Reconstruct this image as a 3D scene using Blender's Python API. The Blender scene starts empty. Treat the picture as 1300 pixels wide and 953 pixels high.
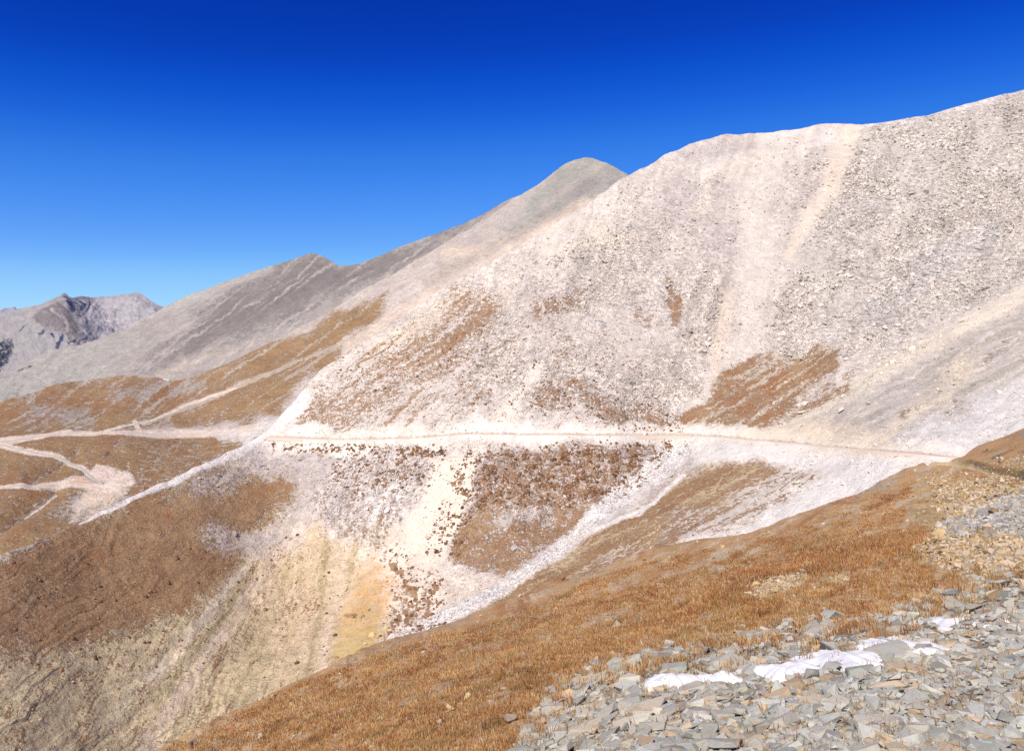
import bpy, bmesh, math, random
import numpy as np
from mathutils import Vector, Matrix, Euler

rng = np.random.default_rng(7)
random.seed(7)
scn = bpy.context.scene
col = scn.collection

# ------------------------------------------------------------------ camera
# survey origin = camera station; a bearing/elevation pair (u, v) is written in the 1300-wide chart
F = 1000.0
CX, CY = 650.0, 476.5
cam_d = bpy.data.cameras.new('camera'); cam = bpy.data.objects.new('camera', cam_d); col.objects.link(cam)
cam_d.lens = 36.0*F/1300.0; cam_d.sensor_width = 36.0
cam_d.clip_start = 0.1; cam_d.clip_end = 60000
cam.location = (0, 0, 0); cam.rotation_euler = (math.radians(90), 0, 0)
scn.camera = cam

# ------------------------------------------------------------------ world + sun
SUN_EL, SUN_AZ = math.radians(47), math.radians(205)      # azimuth clockwise from +Y: behind, a little left
w = bpy.data.worlds.new('World'); scn.world = w; w.use_nodes = True
nt = w.node_tree; nt.nodes.clear()
out = nt.nodes.new('ShaderNodeOutputWorld'); bg = nt.nodes.new('ShaderNodeBackground')
sky = nt.nodes.new('ShaderNodeTexSky'); sky.sky_type = 'NISHITA'; sky.sun_disc = False
sky.sun_elevation = SUN_EL; sky.sun_rotation = SUN_AZ; sky.altitude = 3800
sky.air_density = 1.0; sky.dust_density = 0.0; sky.ozone_density = 3.0
hs = nt.nodes.new('ShaderNodeHueSaturation'); hs.inputs['Hue'].default_value = 0.5
hs.inputs['Saturation'].default_value = 1.15; hs.inputs['Value'].default_value = 1.0
bg.inputs['Strength'].default_value = 1.0
hs.inputs['Value'].default_value = 0.13                     # the sky at strength 0.13 ...
cv = nt.nodes.new('ShaderNodeRGBCurve'); cv.mapping.extend = 'HORIZONTAL'     # ... then printed with the film's contrast
for ch, pp in ((0, ((0, 0), (.063, .002), (.078, .006), (.107, .040), (.171, .13), (.262, .29), (1, .9))),
               (1, ((0, 0), (.156, .045), (.191, .092), (.254, .215), (.376, .385), (.515, .60), (1, .9))),
               (2, ((0, 0), (.371, .44), (.44, .62), (.546, .80), (.73, .95), (1, 1)))):
    c_ = cv.mapping.curves[ch]
    while len(c_.points) < len(pp): c_.points.new(.5, .5)
    for i, q in enumerate(pp): c_.points[i].location = q; c_.points[i].handle_type = 'AUTO_CLAMPED'
cv.mapping.update()
nt.links.new(sky.outputs[0], hs.inputs['Color']); nt.links.new(hs.outputs[0], cv.inputs['Color'])
nt.links.new(cv.outputs[0], bg.inputs['Color']); nt.links.new(bg.outputs[0], out.inputs[0])
sl = bpy.data.lights.new('sun', 'SUN'); so = bpy.data.objects.new('sun', sl); col.objects.link(so)
sl.energy = 4.6; sl.angle = math.radians(0.53); sl.color = (1.0, 0.925, 0.765)
sd = Vector((math.sin(SUN_AZ)*math.cos(SUN_EL), math.cos(SUN_AZ)*math.cos(SUN_EL), math.sin(SUN_EL)))
so.rotation_euler = sd.to_track_quat('Z', 'Y').to_euler()
scn.view_settings.view_transform = 'Standard'; scn.view_settings.look = 'None'
scn.view_settings.exposure = 0; scn.view_settings.gamma = 1
scn.render.engine = 'CYCLES'
scn.cycles.use_denoising = False
scn.cycles.max_bounces = 4; scn.cycles.diffuse_bounces = 2; scn.cycles.glossy_bounces = 1
scn.render.filter_size = 1.3 if hasattr(scn.render, 'filter_size') else 1.5

# ------------------------------------------------------------------ noise
_p = rng.permutation(256); PERM = np.concatenate([_p, _p, _p]).astype(np.int32)
GR = rng.normal(size=(256, 3)); GR /= np.linalg.norm(GR, axis=1)[:, None]
_a = rng.random(256)*2*math.pi; G2 = np.stack([np.cos(_a), np.sin(_a)], 1)
def perlin(x, y, z=None):
    fu = lambda t: t*t*t*(t*(t*6-15)+10)
    if z is None:
        xf0, yf0 = np.floor(x), np.floor(y); xi, yi = xf0.astype(np.int32) & 255, yf0.astype(np.int32) & 255
        xf, yf = x-xf0, y-yf0; U, V = fu(xf), fu(yf); r = 0
        for a in (0, 1):
            A = PERM[(xi+a) & 255]; wa = U if a else 1-U
            for b in (0, 1):
                h = PERM[A+((yi+b) & 255)]
                r = r+wa*(V if b else 1-V)*(G2[h, 0]*(xf-a)+G2[h, 1]*(yf-b))
        return r*1.45
    xi, yi, zi = np.floor(x).astype(np.int64), np.floor(y).astype(np.int64), np.floor(z).astype(np.int64)
    xf, yf, zf = x-xi, y-yi, z-zi
    U, V, W = fu(xf), fu(yf), fu(zf)
    r = 0
    for a in (0, 1):
        A = PERM[(xi+a) & 255]; wa = U if a else 1-U
        for b in (0, 1):
            B = PERM[A+((yi+b) & 255)]; wb = wa*(V if b else 1-V)
            for c in (0, 1):
                g = GR[PERM[B+((zi+c) & 255)]]
                r = r+(wb*(W if c else 1-W))*(g[..., 0]*(xf-a)+g[..., 1]*(yf-b)+g[..., 2]*(zf-c))
    return r*1.6
def fbm(x, y, z=None, oct=4, gain=.5):
    s, a, t = 0, 1., 0.
    for i in range(oct):
        s = s+a*perlin(x*2**i+13.1*i, y*2**i+7.7*i, None if z is None else z*2**i+3.3*i); t += a; a *= gain
    return s/t
def ss(a, b, x):
    t = np.clip((x-a)/(b-a), 0, 1); return t*t*(3-2*t)

# ------------------------------------------------------------------ helpers on the survey chart
class Depth:
    """smooth distance field through surveyed points (bearing, elevation, distance)"""
    def __init__(s, pts):
        p = np.array(pts, float); s.c = p[:, :2]/500; n = len(p)
        K = s.k(s.c[:, None]-s.c[None]) + np.eye(n)*0.002
        P = np.c_[np.ones(n), s.c]
        M = np.block([[K, P], [P.T, np.zeros((3, 3))]])
        s.w = np.linalg.solve(M, np.r_[np.log(p[:, 2]), 0, 0, 0]); s.n = n
    def k(s, d):
        r2 = (d**2).sum(-1); return 0.5*r2*np.log(r2+1e-12)
    def __call__(s, u, v):
        u = np.asarray(u, float); v = np.asarray(v, float); sh = u.shape
        q = np.c_[u.ravel(), v.ravel()]/500
        r = s.w[s.n]+q@s.w[s.n+1:]
        for i in range(s.n):
            d = q-s.c[i]; r += s.w[i]*s.k(d)
        return np.exp(r).reshape(sh)
def world(u, v, Y): return np.stack([(u-CX)/F*Y, Y, (CY-v)/F*Y], -1)
def curve(pts):
    p = np.array(pts, float); o = np.argsort(p[:, 0]); p = p[o]
    x, y = p[:, 0], p[:, 1]; h = np.diff(x); m = np.diff(y)/h
    d = np.r_[m[0], (m[:-1]*h[1:]+m[1:]*h[:-1])/(h[1:]+h[:-1]), m[-1]]
    def f(q):
        q = np.clip(q, x[0], x[-1]); i = np.clip(np.searchsorted(x, q)-1, 0, len(x)-2)
        t = (q-x[i])/h[i]
        return ((2*t**3-3*t**2+1)*y[i]+(t**3-2*t**2+t)*h[i]*d[i]+(-2*t**3+3*t**2)*y[i+1]+(t**3-t**2)*h[i]*d[i+1])
    return f
def seg_d(u, v, a, b):
    ax, ay = a; bx, by = b; dx, dy = bx-ax, by-ay
    t = np.clip(((u-ax)*dx+(v-ay)*dy)/(dx*dx+dy*dy+1e-9), 0, 1)
    return np.hypot(u-ax-t*dx, v-ay-t*dy), t
def stroke(u, v, pts, w, soft=.6):
    """1 on a line of half width w (number or one per point), fading out"""
    r = np.zeros_like(u)
    ws = [w]*len(pts) if np.isscalar(w) else w
    q = np.array(pts, float); mg = max(ws)*(1+soft)+1
    k = (u > q[:, 0].min()-mg) & (u < q[:, 0].max()+mg) & (v > q[:, 1].min()-mg) & (v < q[:, 1].max()+mg)
    if u.ndim and not k.all():
        if k.any(): r[k] = stroke(u[k], v[k], pts, w, soft)
        return r
    for i in range(len(pts)-1):
        d, t = seg_d(u, v, pts[i], pts[i+1]); ww = ws[i]*(1-t)+ws[i+1]*t
        r = np.maximum(r, 1-ss(1-soft, 1+soft, d/ww))
    return r
def poly(u, v, pts, soft=8):
    q = np.array(pts, float); mg = soft+1
    k = (u > q[:, 0].min()-mg) & (u < q[:, 0].max()+mg) & (v > q[:, 1].min()-mg) & (v < q[:, 1].max()+mg)
    if u.ndim and not k.all():
        r = np.zeros_like(u)
        if k.any(): r[k] = poly(u[k], v[k], pts, soft)
        return r
    inside = np.zeros(u.shape, bool); dm = np.full(u.shape, 1e9)
    n = len(pts)
    for i in range(n):
        a, b = pts[i], pts[(i+1) % n]
        d, _ = seg_d(u, v, a, b); dm = np.minimum(dm, d)
        c = ((a[1] > v) != (b[1] > v)) & (u < (b[0]-a[0])*(v-a[1])/(b[1]-a[1]+1e-9)+a[0])
        inside ^= c
    return ss(-soft, soft, np.where(inside, dm, -dm))
GRIT = {}
def lerp(c, col_, m):
    if m.shape not in GRIT:
        GRIT.clear(); a, b = np.meshgrid(np.arange(m.shape[1])*1., np.arange(m.shape[0])*1.)
        GRIT[m.shape] = fbm(a/2.7, b/2.7, oct=2)*1.3+fbm(a/9, b/9, oct=3)*1.1
    m = np.clip(m+GRIT[m.shape]*m*(1-np.clip(m, 0, 1))*2.4, 0, 1)
    return c*(1-m[..., None])+np.array(col_)*m[..., None]
def streak(u, v, ang, L, W, seed=0, oct=3):
    """noise drawn out along the fall line; ang = its direction on the chart in degrees"""
    a = math.radians(ang); s = u*math.cos(a)+v*math.sin(a); t = -u*math.sin(a)+v*math.cos(a)
    t = t+W*1.5*fbm(s/(L*.45)+seed, t/(W*7), oct=2)+W*.5*fbm(u/(W*1.5), v/(W*1.5)+seed, oct=2)
    return fbm(s/L+seed, t/W+seed*3.1, oct=oct, gain=.6)*(.75+.9*fbm(s/L*1.3+9, t/(W*4)+seed, oct=2))*1.15

# ------------------------------------------------------------------ mesh building
def mesh_obj(name, V, Fc, mat, cols=None, smooth=True, parent=None):
    V = np.ascontiguousarray(V, np.float32); Fc = np.ascontiguousarray(Fc, np.int32); k = Fc.shape[1]
    me = bpy.data.meshes.new(name); me.vertices.add(len(V)); me.vertices.foreach_set('co', V.ravel())
    me.loops.add(Fc.size); me.loops.foreach_set('vertex_index', Fc.ravel())
    me.polygons.add(len(Fc)); me.polygons.foreach_set('loop_start', np.arange(len(Fc), dtype=np.int32)*k)
    me.update(calc_edges=True)
    me.polygons.foreach_set('use_smooth', np.full(len(Fc), smooth, bool))
    for nm, c in (cols or {}).items():
        at = me.attributes.new(nm, 'FLOAT_COLOR', 'POINT'); c4 = np.ones((len(V), 4), np.float32); c4[:, :3] = c
        at.data.foreach_set('color', c4.ravel())
    me.materials.append(mat)
    ob = bpy.data.objects.new(name, me); col.objects.link(ob); ob.parent = parent
    return ob
def grid_faces(nr, nc):
    i = np.arange(nr*nc).reshape(nr, nc)
    return np.stack([i[:-1, :-1], i[1:, :-1], i[1:, 1:], i[:-1, 1:]], -1).reshape(-1, 4)
def normals(P):
    du = np.gradient(P, axis=1); dv = np.gradient(P, axis=0)
    n = np.cross(dv, du); n /= np.linalg.norm(n, axis=-1, keepdims=True)+1e-9
    return n
def blur(A, it):
    for _ in range(it):
        B = np.pad(A, ((1, 1), (1, 1), (0, 0)), 'edge')
        A = (B[:-2, 1:-1]+B[2:, 1:-1]+B[1:-1, :-2]+B[1:-1, 2:]+A)/5
    return A
def struct(o): o['kind'] = 'structure'; return o

def sheet(name, crest, bottom, D, u0, u1, nc, nr, mat, paint, relief, back=400, vpow=1.0, extra_depth=None):
    us = np.linspace(u0, u1, nc); t = np.linspace(0, 1, nr)**vpow
    top = crest(us); bot = bottom(us) if callable(bottom) else np.full(nc, float(bottom))
    U = np.broadcast_to(us, (nr, nc)).copy(); V = top[None]+(bot-top)[None]*t[:, None]
    Y = D(U, V)
    if extra_depth is not None: Y = Y+extra_depth(U, V)
    P = world(U, V, Y)
    # the hill goes on behind its crest
    nb = 14; dd = back*(np.linspace(1, 0, nb, endpoint=False)**2.2)
    c = P[0]; L = np.linalg.norm(c[:, :2], axis=1)[:, None]
    B = np.stack([c+c/L*d-np.array([0, 0, 1.])*(0.10*d+0.55*d*d/(back+d)) for d in dd])
    P2 = np.concatenate([B, P]); U2 = np.concatenate([np.repeat(U[:1], nb, 0), U]); V2 = np.concatenate([np.repeat(V[:1], nb, 0), V])
    N = blur(normals(P2), 6); N /= np.linalg.norm(N, axis=-1, keepdims=True)
    s = np.sign((N*P2).sum(-1, keepdims=True)); s = np.sign(np.median(s)); N = -N*s
    P2 = P2+N*relief(P2, U2, V2)[..., None]
    cols = paint(P2, U2, V2)
    cols = {k: c_.reshape(-1, 3) for k, c_ in cols.items()}
    o = struct(mesh_obj(name, P2.reshape(-1, 3), grid_faces(*U2.shape), mat, cols))
    return o, dict(P=P2, N=N, U=U2, V=V2, cols=cols, nb=nb)

# ------------------------------------------------------------------ materials
class NG:
    def __init__(s, name, rough=.95):
        s.m = bpy.data.materials.new(name); s.m.use_nodes = True; s.t = s.m.node_tree; s.t.nodes.clear()
        s.o = s.t.nodes.new('ShaderNodeOutputMaterial'); s.b = s.t.nodes.new('ShaderNodeBsdfPrincipled')
        s.b.inputs['Roughness'].default_value = rough; s.b.inputs['Specular IOR Level'].default_value = .12
        s.t.links.new(s.b.outputs[0], s.o.inputs[0])
        s.tc = s.t.nodes.new('ShaderNodeTexCoord')
    def set(s, sock, v):
        if hasattr(v, 'default_value') or isinstance(v, bpy.types.NodeSocket): s.t.links.new(v, sock)
        elif isinstance(v, (tuple, list)) and len(v) == 3 and sock.type == 'RGBA': sock.default_value = (*v, 1)
        else: sock.default_value = v
    def n(s, typ, out=0, props=None, **kw):
        x = s.t.nodes.new(typ)
        for k, v in (props or {}).items(): setattr(x, k, v)
        for k, v in kw.items():
            key = int(k[1:]) if k[0] == '_' and k[1:].isdigit() else k.replace('_', ' ')
            s.set(x.inputs[key], v)
        return x.outputs[out]
    def m_(s, op, a, b=0.0, c=0.0, clamp=False):
        return s.n('ShaderNodeMath', props=dict(operation=op, use_clamp=clamp), _0=a, _1=b, _2=c)
    def mix(s, f, a, b, mode='MIX'):
        x = s.t.nodes.new('ShaderNodeMix'); x.data_type = 'RGBA'; x.blend_type = mode
        s.set(x.inputs[0], f); s.set(x.inputs[6], a); s.set(x.inputs[7], b); return x.outputs[2]
    def noise(s, size, detail=3, rough=.6, out=0, vec=None):
        return s.n('ShaderNodeTexNoise', out, Vector=vec or s.tc.outputs['Object'], Scale=1/size, Detail=detail, Roughness=rough)
    def vor(s, size, feature='F1', out='Distance', vec=None):
        x = s.t.nodes.new('ShaderNodeTexVoronoi'); x.feature = feature
        s.set(x.inputs['Vector'], vec or s.tc.outputs['Object']); x.inputs['Scale'].default_value = 1/size
        return x.outputs[out]
    def attr(s, name, out='Color'):
        x = s.t.nodes.new('ShaderNodeAttribute'); x.attribute_name = name; return x.outputs[out]
    def maprange(s, v, a, b, c=0., d=1.):
        x = s.t.nodes.new('ShaderNodeMapRange'); x.interpolation_type = 'SMOOTHSTEP'
        s.set(x.inputs[0], v)
        for i, q in enumerate((a, b, c, d)): s.set(x.inputs[i+1], q)
        return x.outputs[0]
    def bump(s, h, strength, dist):
        o = s.n('ShaderNodeBump', Height=h, Strength=strength, Distance=dist)
        s.t.links.new(o, s.b.inputs['Normal'])

def slope_mat(name, px, vegA, vegB, veg_edge=.35, bump=.8, tal_var=.55):
    """px = size in metres of the finest grain; 'base' = bare rock colour, 'cover' = (turf, block size, redness)"""
    g = NG(name)
    base = g.attr('base'); cov = g.n('ShaderNodeSeparateColor', 0, Color=g.attr('cover'))
    sep = cov.node; veg, tal, red = sep.outputs[0], sep.outputs[1], sep.outputs[2]
    # blocks
    cell = g.vor(px*2.6, out='Color'); cs = g.n('ShaderNodeSeparateColor', 0, Color=cell)
    cell2 = g.vor(px*5.5, out='Color'); cs2 = g.n('ShaderNodeSeparateColor', 0, Color=cell2)
    edge = g.vor(px*2.6, 'DISTANCE_TO_EDGE'); fine = g.noise(px*1.5, 2, .7); mid = g.noise(px*14, 4, .65)
    tone = g.m_('ADD', g.m_('MULTIPLY', g.m_('SUBTRACT', cs, .5), tal_var), g.m_('MULTIPLY', g.m_('SUBTRACT', cs2, .5), tal_var*.6))
    tone = g.m_('ADD', g.m_('MULTIPLY', tone, tal), g.m_('MULTIPLY', g.m_('SUBTRACT', fine, .5), .55))
    tone = g.m_('ADD', tone, g.m_('MULTIPLY', g.m_('SUBTRACT', mid, .5), .45))
    hole = g.m_('MULTIPLY', g.maprange(g.m_('ADD', edge, g.m_('MULTIPLY', fine, .18)), .07, .16, 1., 0.), tal)  # painted shade in the gaps between blocks
    hole = g.m_('MULTIPLY', hole, g.maprange(g.noise(px*6, 2), .45, .62))
    mult = g.m_('ADD', 1., tone); mult = g.m_('MULTIPLY', mult, g.m_('SUBTRACT', 1., g.m_('MULTIPLY', hole, .6)))
    v3 = g.n('ShaderNodeCombineColor', 0, Red=mult, Green=mult, Blue=mult)
    rock = g.mix(1., base, v3, 'MULTIPLY')
    # turf
    e1 = g.noise(px*5, 5, .75); e2 = g.noise(px*1.8, 2, .6); e3 = g.noise(px*30, 5, .7)
    th = g.m_('ADD', veg, g.m_('ADD', g.m_('MULTIPLY', g.m_('SUBTRACT', e1, .5), 2.6), g.m_('MULTIPLY', g.m_('SUBTRACT', e2, .5), 1.5)))
    vm = g.m_('MULTIPLY', g.maprange(th, .5-veg_edge*.6, .5+veg_edge*.6), .93)
    va = g.mix(g.maprange(g.m_('ADD', g.m_('MULTIPLY', e3, .5), g.m_('MULTIPLY', e2, .5)), .42, .58), vegA, vegB)
    va = g.mix(red, va, (.34, .13, .045))
    vt = g.m_('ADD', .55, g.m_('MULTIPLY', g.noise(px*3, 4, .8), .9))
    va = g.mix(1., va, g.n('ShaderNodeCombineColor', 0, Red=vt, Green=vt, Blue=vt), 'MULTIPLY')
    c = g.mix(vm, rock, va)
    g.t.links.new(c, g.b.inputs['Base Color'])
    h = g.m_('ADD', g.m_('MULTIPLY', g.m_('MULTIPLY', cs, tal), .9), g.m_('MULTIPLY', g.noise(px*3, 5, .7), .9))
    h = g.m_('ADD', h, g.m_('MULTIPLY', vm, .25)); h = g.m_('SUBTRACT', h, g.m_('MULTIPLY', hole, 1.0))
    g.bump(h, bump, px*2.2)
    return g.m

def vc_mat(name, size, rough=.95, var=.4, bump=.5):
    g = NG(name, rough); n = g.noise(size, 4, .7)
    f = g.m_('ADD', 1-var/2, g.m_('MULTIPLY', n, var))
    c = g.mix(1., g.attr('base'), g.n('ShaderNodeCombineColor', 0, Red=f, Green=f, Blue=f), 'MULTIPLY')
    g.t.links.new(c, g.b.inputs['Base Color']); g.bump(n, bump, size*.5); return g.m

# ------------------------------------------------------------------ the crests, as surveyed
crestE = curve([(-260, 830), (-150, 775), (0, 706), (100, 664), (160, 636), (230, 602), (300, 567), (335, 546), (372, 512), (400, 478), (450, 440), (500, 407), (540, 380), (600, 346),
                (650, 318), (715, 277), (760, 247), (800, 221), (850, 196), (885, 179), (912, 171), (950, 168), (1000, 165), (1060, 158),
                (1110, 156), (1150, 150), (1200, 140), (1250, 126), (1300, 115), (1400, 90), (1560, 60)])
def col_E(u, v0, Y0, t, vs):
    k0 = (CY-v0)/F
    return [(u, v, Y0*(k0-t)/((CY-v)/F-t)) for v in vs]
ptsE = []
ptsE += col_E(-200, 800, 430, .62, (800, 900, 1050)) + col_E(0, 706, 500, .62, (706, 850, 1050))
ptsE += col_E(130, 650, 600, .64, (650, 750, 870, 1050)) + col_E(260, 588, 710, .66, (588, 680, 800, 1050))
ptsE += col_E(340, 545, 800, .68, (545, 640, 780, 1050))
ptsE += col_E(430, 556, 770, .70, (455, 500, 556, 650, 780, 1050))
ptsE += col_E(540, 553, 735, .72, (380, 460, 553, 640, 730))
ptsE += col_E(650, 550, 715, .72, (318, 400, 480, 550, 610, 660))
ptsE += col_E(780, 552, 715, .72, (234, 330, 440, 552, 590))
ptsE += col_E(900, 552, 730, .72, (176, 240, 330, 440, 545))
ptsE += col_E(1020, 520, 760, .72, (164, 240, 330, 430, 500))
ptsE += col_E(1150, 440, 800, .72, (152, 220, 320, 420))
ptsE += col_E(1300, 357, 850, .72, (115, 200, 290, 352))
ptsE += col_E(1540, 240, 950, .74, (64, 140, 230))
ptsE += [(860, 590, 700), (800, 628, 660), (720, 690, 610), (640, 742, 575), (560, 785, 545), (490, 818, 525), (420, 900, 470), (330, 1050, 400),
         (1540, 330, 780), (1540, 460, 560), (1540, 600, 430), (1300, 420, 690), (1300, 500, 560), (1300, 580, 470), (1200, 520, 570), (1200, 590, 470),
         (1100, 500, 650), (1100, 560, 545), (1000, 560, 650), (1000, 620, 540), (930, 580, 640), (930, 660, 520), (830, 660, 560), (830, 740, 480),
         (720, 750, 505), (620, 810, 480), (900, 800, 420), (1100, 760, 400), (1300, 760, 360), (1100, 1050, 300), (600, 1050, 360), (800, 950, 360)]
DE = Depth(ptsE)
ROAD = curve([(120, 552), (200, 550), (270, 548), (340, 553), (430, 558), (520, 556), (600, 551), (700, 552), (800, 553), (870, 553), (950, 558), (1050, 567), (1150, 574), (1205, 580), (1320, 588)])
def benchE(U, V):
    d = V-ROAD(U); m = ss(330, 380, U)*(1-ss(1215, 1260, U))
    return m*4.0*(ss(.6, -.6, d)*2-1)*np.exp(-np.abs(d)/14)

def paintE(P, U, V):
    X, Yw, Z = P[..., 0], P[..., 1], P[..., 2]
    w1 = fbm(U/60, V/60, oct=4)*26; w2 = fbm(U/60+40, V/60+9, oct=4)*26
    u, v = U+w1, V+w2                       # ragged outlines
    f = lambda s: fbm(U/s+s, V/s, oct=4)
    sA = streak(U, V, -38, 150, 7, 1); sB = streak(U, V, -62, 150, 6, 2); sC = streak(U, V, -78, 120, 6, 5); sG = streak(U, V, -29, 190, 5, 3)
    left = 1-ss(560, 700, U); low = ss(600, 700, V)
    c = np.empty(U.shape+(3,)); c[:] = (.74, .645, .58)
    veg = np.full(U.shape, -.15); tal = np.full(U.shape, .35); red = np.zeros(U.shape)
    # large tone changes
    c = lerp(c, (.56, .485, .445), ss(-.1, .5, f(150))*.8)
    c = lerp(c, (.80, .70, .62), poly(u, v, [(300, 560), (560, 370), (830, 200), (860, 230), (700, 340), (560, 450), (430, 540)], 25)*.75)
    c = lerp(c, (.84, .66, .50), stroke(u, v, [(640, 365), (560, 395), (470, 445)], 12)*.45)
    # central talus
    m = poly(u, v, [(560, 420), (700, 330), (840, 250), (930, 300), (940, 400), (890, 540), (640, 530), (560, 520)], 40)
    c = lerp(c, (.68, .59, .53), m*.8); tal = np.maximum(tal, m*.75)
    m = poly(u, v, [(800, 380), (920, 370), (935, 450), (870, 545), (740, 520)], 25)*ss(-.2, .3, f(70)); c = lerp(c, (.54, .47, .42), m*.5)
    # top of the shoulder
    m = poly(u, v, [(860, 200), (1090, 165), (1070, 260), (1000, 340), (900, 320), (800, 290)], 22)
    c = lerp(c, (.63, .545, .50), m*.8)
    m = stroke(u, v, [(880, 215), (960, 205), (1040, 185), (1110, 166)], (12, 10, 8, 6)); c = lerp(c, (.80, .72, .66), m*.6); tal *= 1-.4*m
    c = lerp(c, (.82, .70, .58), stroke(u, v, [(900, 225), (960, 212)], 14)*.6)
    for q, ww in (([(900, 250), (890, 270)], 12), ([(950, 270), (965, 300)], 9), ([(700, 290), (770, 280)], 10), ([(660, 330), (800, 300)], 6)):
        c = lerp(c, (.80, .68, .56), stroke(u, v, q, ww)*.5)
    # right talus: grey, blocky
    m = poly(u, v, [(1092, 160), (1200, 135), (1320, 100), (1600, 20), (1600, 245), (1300, 360), (1150, 437), (1060, 460), (985, 450), (975, 400), (1005, 330), (1040, 270), (1075, 200)], 9)
    c = lerp(c, (.66, .585, .53), m); tal = np.maximum(tal, m)
    c = lerp(c, (.54, .48, .435), m*ss(.0, .45, f(45))*.6); c = lerp(c, (.62, .54, .49), m*ss(.0, .45, f(80))*.6)
    c = lerp(c, (.60, .545, .51), m*stroke(u, v, [(1260, 290), (1180, 340), (1110, 400)], 18)*.7)
    c = lerp(c, (.78, .71, .67), stroke(u, v+2, [(1110, 158), (1200, 142), (1320, 112)], 5)*.7)
    k = (1-ss(520, 545, V))*ss(560, 640, U); sq = streak(U, V, -72, 170, 9, 15); big = f(110)
    c = c*(1-.12*k*ss(.02, .4, sq)+.10*k*ss(.05, .4, -sq))[..., None]; tal = np.clip(tal*(1+1.6*k*big), 0.1, 1)
    m = k*ss(.22, .5, f(14)+.6*f(70))*tal; c = lerp(c, (.42, .37, .33), m*.55)
    # chutes
    m = stroke(u*1., v, [(985, 175), (968, 260), (960, 360), (950, 430), (880, 520)], (22, 26, 18, 20, 12)); c = lerp(c, (.76, .67, .595), m*.7); tal *= 1-.6*m
    m = stroke(U+w1*.25, V+w2*.25, [(1082, 162), (1066, 200), (1052, 240), (1020, 285), (1000, 325)], (13, 14, 13, 9, 6)); c = lerp(c, (.80, .665, .54), m*.7); tal *= 1-.7*m
    m = stroke(U+w1*.3, V+w2*.3, [(925, 375), (918, 420), (908, 475)], (10, 9, 6)); c = lerp(c, (.82, .67, .55), m*.65); tal *= 1-.7*m
    m = stroke(U+w1*.3, V+w2*.3, [(680, 470), (660, 500), (640, 535)], (9, 9, 16)); c = lerp(c, (.86, .76, .67), m*.85); tal *= 1-.7*m
    # right side slope G
    gm_ = poly(U+w1*.3, V+w2*.3, [(945, 556), (1060, 490), (1150, 443), (1300, 358), (1600, 225), (1600, 700), (1150, 700), (900, 700), (870, 640), (930, 590)], 5)
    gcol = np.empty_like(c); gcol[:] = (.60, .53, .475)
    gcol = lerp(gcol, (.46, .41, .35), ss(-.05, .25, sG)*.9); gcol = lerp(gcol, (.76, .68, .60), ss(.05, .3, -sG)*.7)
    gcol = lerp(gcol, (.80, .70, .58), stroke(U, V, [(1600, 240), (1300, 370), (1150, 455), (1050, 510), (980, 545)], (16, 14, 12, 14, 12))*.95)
    gcol = lerp(gcol, (.78, .66, .51), stroke(u, v, [(1230, 455), (1190, 500), (1130, 540)], 12)*.5)
    gcol = lerp(gcol, (.80, .67, .53), stroke(U, V+w2*.4, [(960, 552), (1040, 548), (1120, 556)], (8, 14, 12))*.8)
    gcol = lerp(gcol, (.77, .72, .68), poly(u, v, [(1600, 330), (1300, 470), (1150, 550), (1200, 590), (1300, 560), (1600, 500)], 14)*.9)
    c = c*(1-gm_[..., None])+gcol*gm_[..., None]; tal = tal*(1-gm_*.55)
    # below the road on G
    m = poly(U+w1*.4, V+w2*.4, [(900, 562), (1050, 571), (1250, 586), (1250, 640), (1050, 665), (900, 760), (860, 700), (960, 610), (880, 590)], 8)
    c = lerp(c, (.82, .765, .715), m); tal *= 1-.7*m
    # nose and lower left: turf
    nose = poly(u, v, [(-300, 820), (-150, 760), (100, 652), (235, 600), (300, 585), (380, 590), (370, 640), (330, 700), (270, 760), (200, 800), (110, 830), (-300, 880)], 34)*ss(-14, 14, (V+4)-crestE(np.clip(U, -230, 330)))
    c = lerp(c, (.44, .34, .225), nose)
    veg = np.maximum(veg, nose*1.0-.15+sA*.25+.35*f(60)*nose)
    c = lerp(c, (.58, .47, .31), poly(u, v, [(-300, 860), (120, 810), (260, 750), (330, 690), (470, 670), (520, 740), (500, 830), (420, 1100), (-300, 1100)], 22))
    low2 = poly(u, v, [(-300, 860), (120, 812), (260, 750), (330, 690), (400, 720), (400, 1100), (-300, 1100)], 25)
    sF = streak(U, V, -64, 60, 2.6, 16); veg = np.maximum(veg, low2*(.18+sF*1.1+.5*f(50))); c = lerp(c, (.50, .40, .25), low2*ss(-.1, .4, sB)*.6)
    c = lerp(c, (.72, .56, .36), ss(.0, .5, streak(U, V, -62, 200, 9, 8))*low2*.8)
    m = poly(u, v, [(330, 690), (480, 640), (520, 720), (440, 800), (400, 860), (330, 800)], 22); c = lerp(c, (.76, .58, .42), m*.75)
    c = lerp(c, (.60, .47, .29), m*ss(-.05, .3, streak(U, V, -74, 90, 5, 17))*.85)
    # mauve scree patches in the turf
    for q, ww, k in (([(330, 585), (430, 590)], 22, .8), ([(250, 625), (300, 610)], 14, .7), ([(270, 680), (330, 700), (360, 690)], 14, .8), ([(400, 620), (460, 610)], 34, .85), ([(380, 655), (420, 640)], 16, .7)):
        m = stroke(u, v, q, ww, .9)*k; c = lerp(c, (.56, .48, .45), m); veg -= m*(.62+sA*.4)
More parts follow.
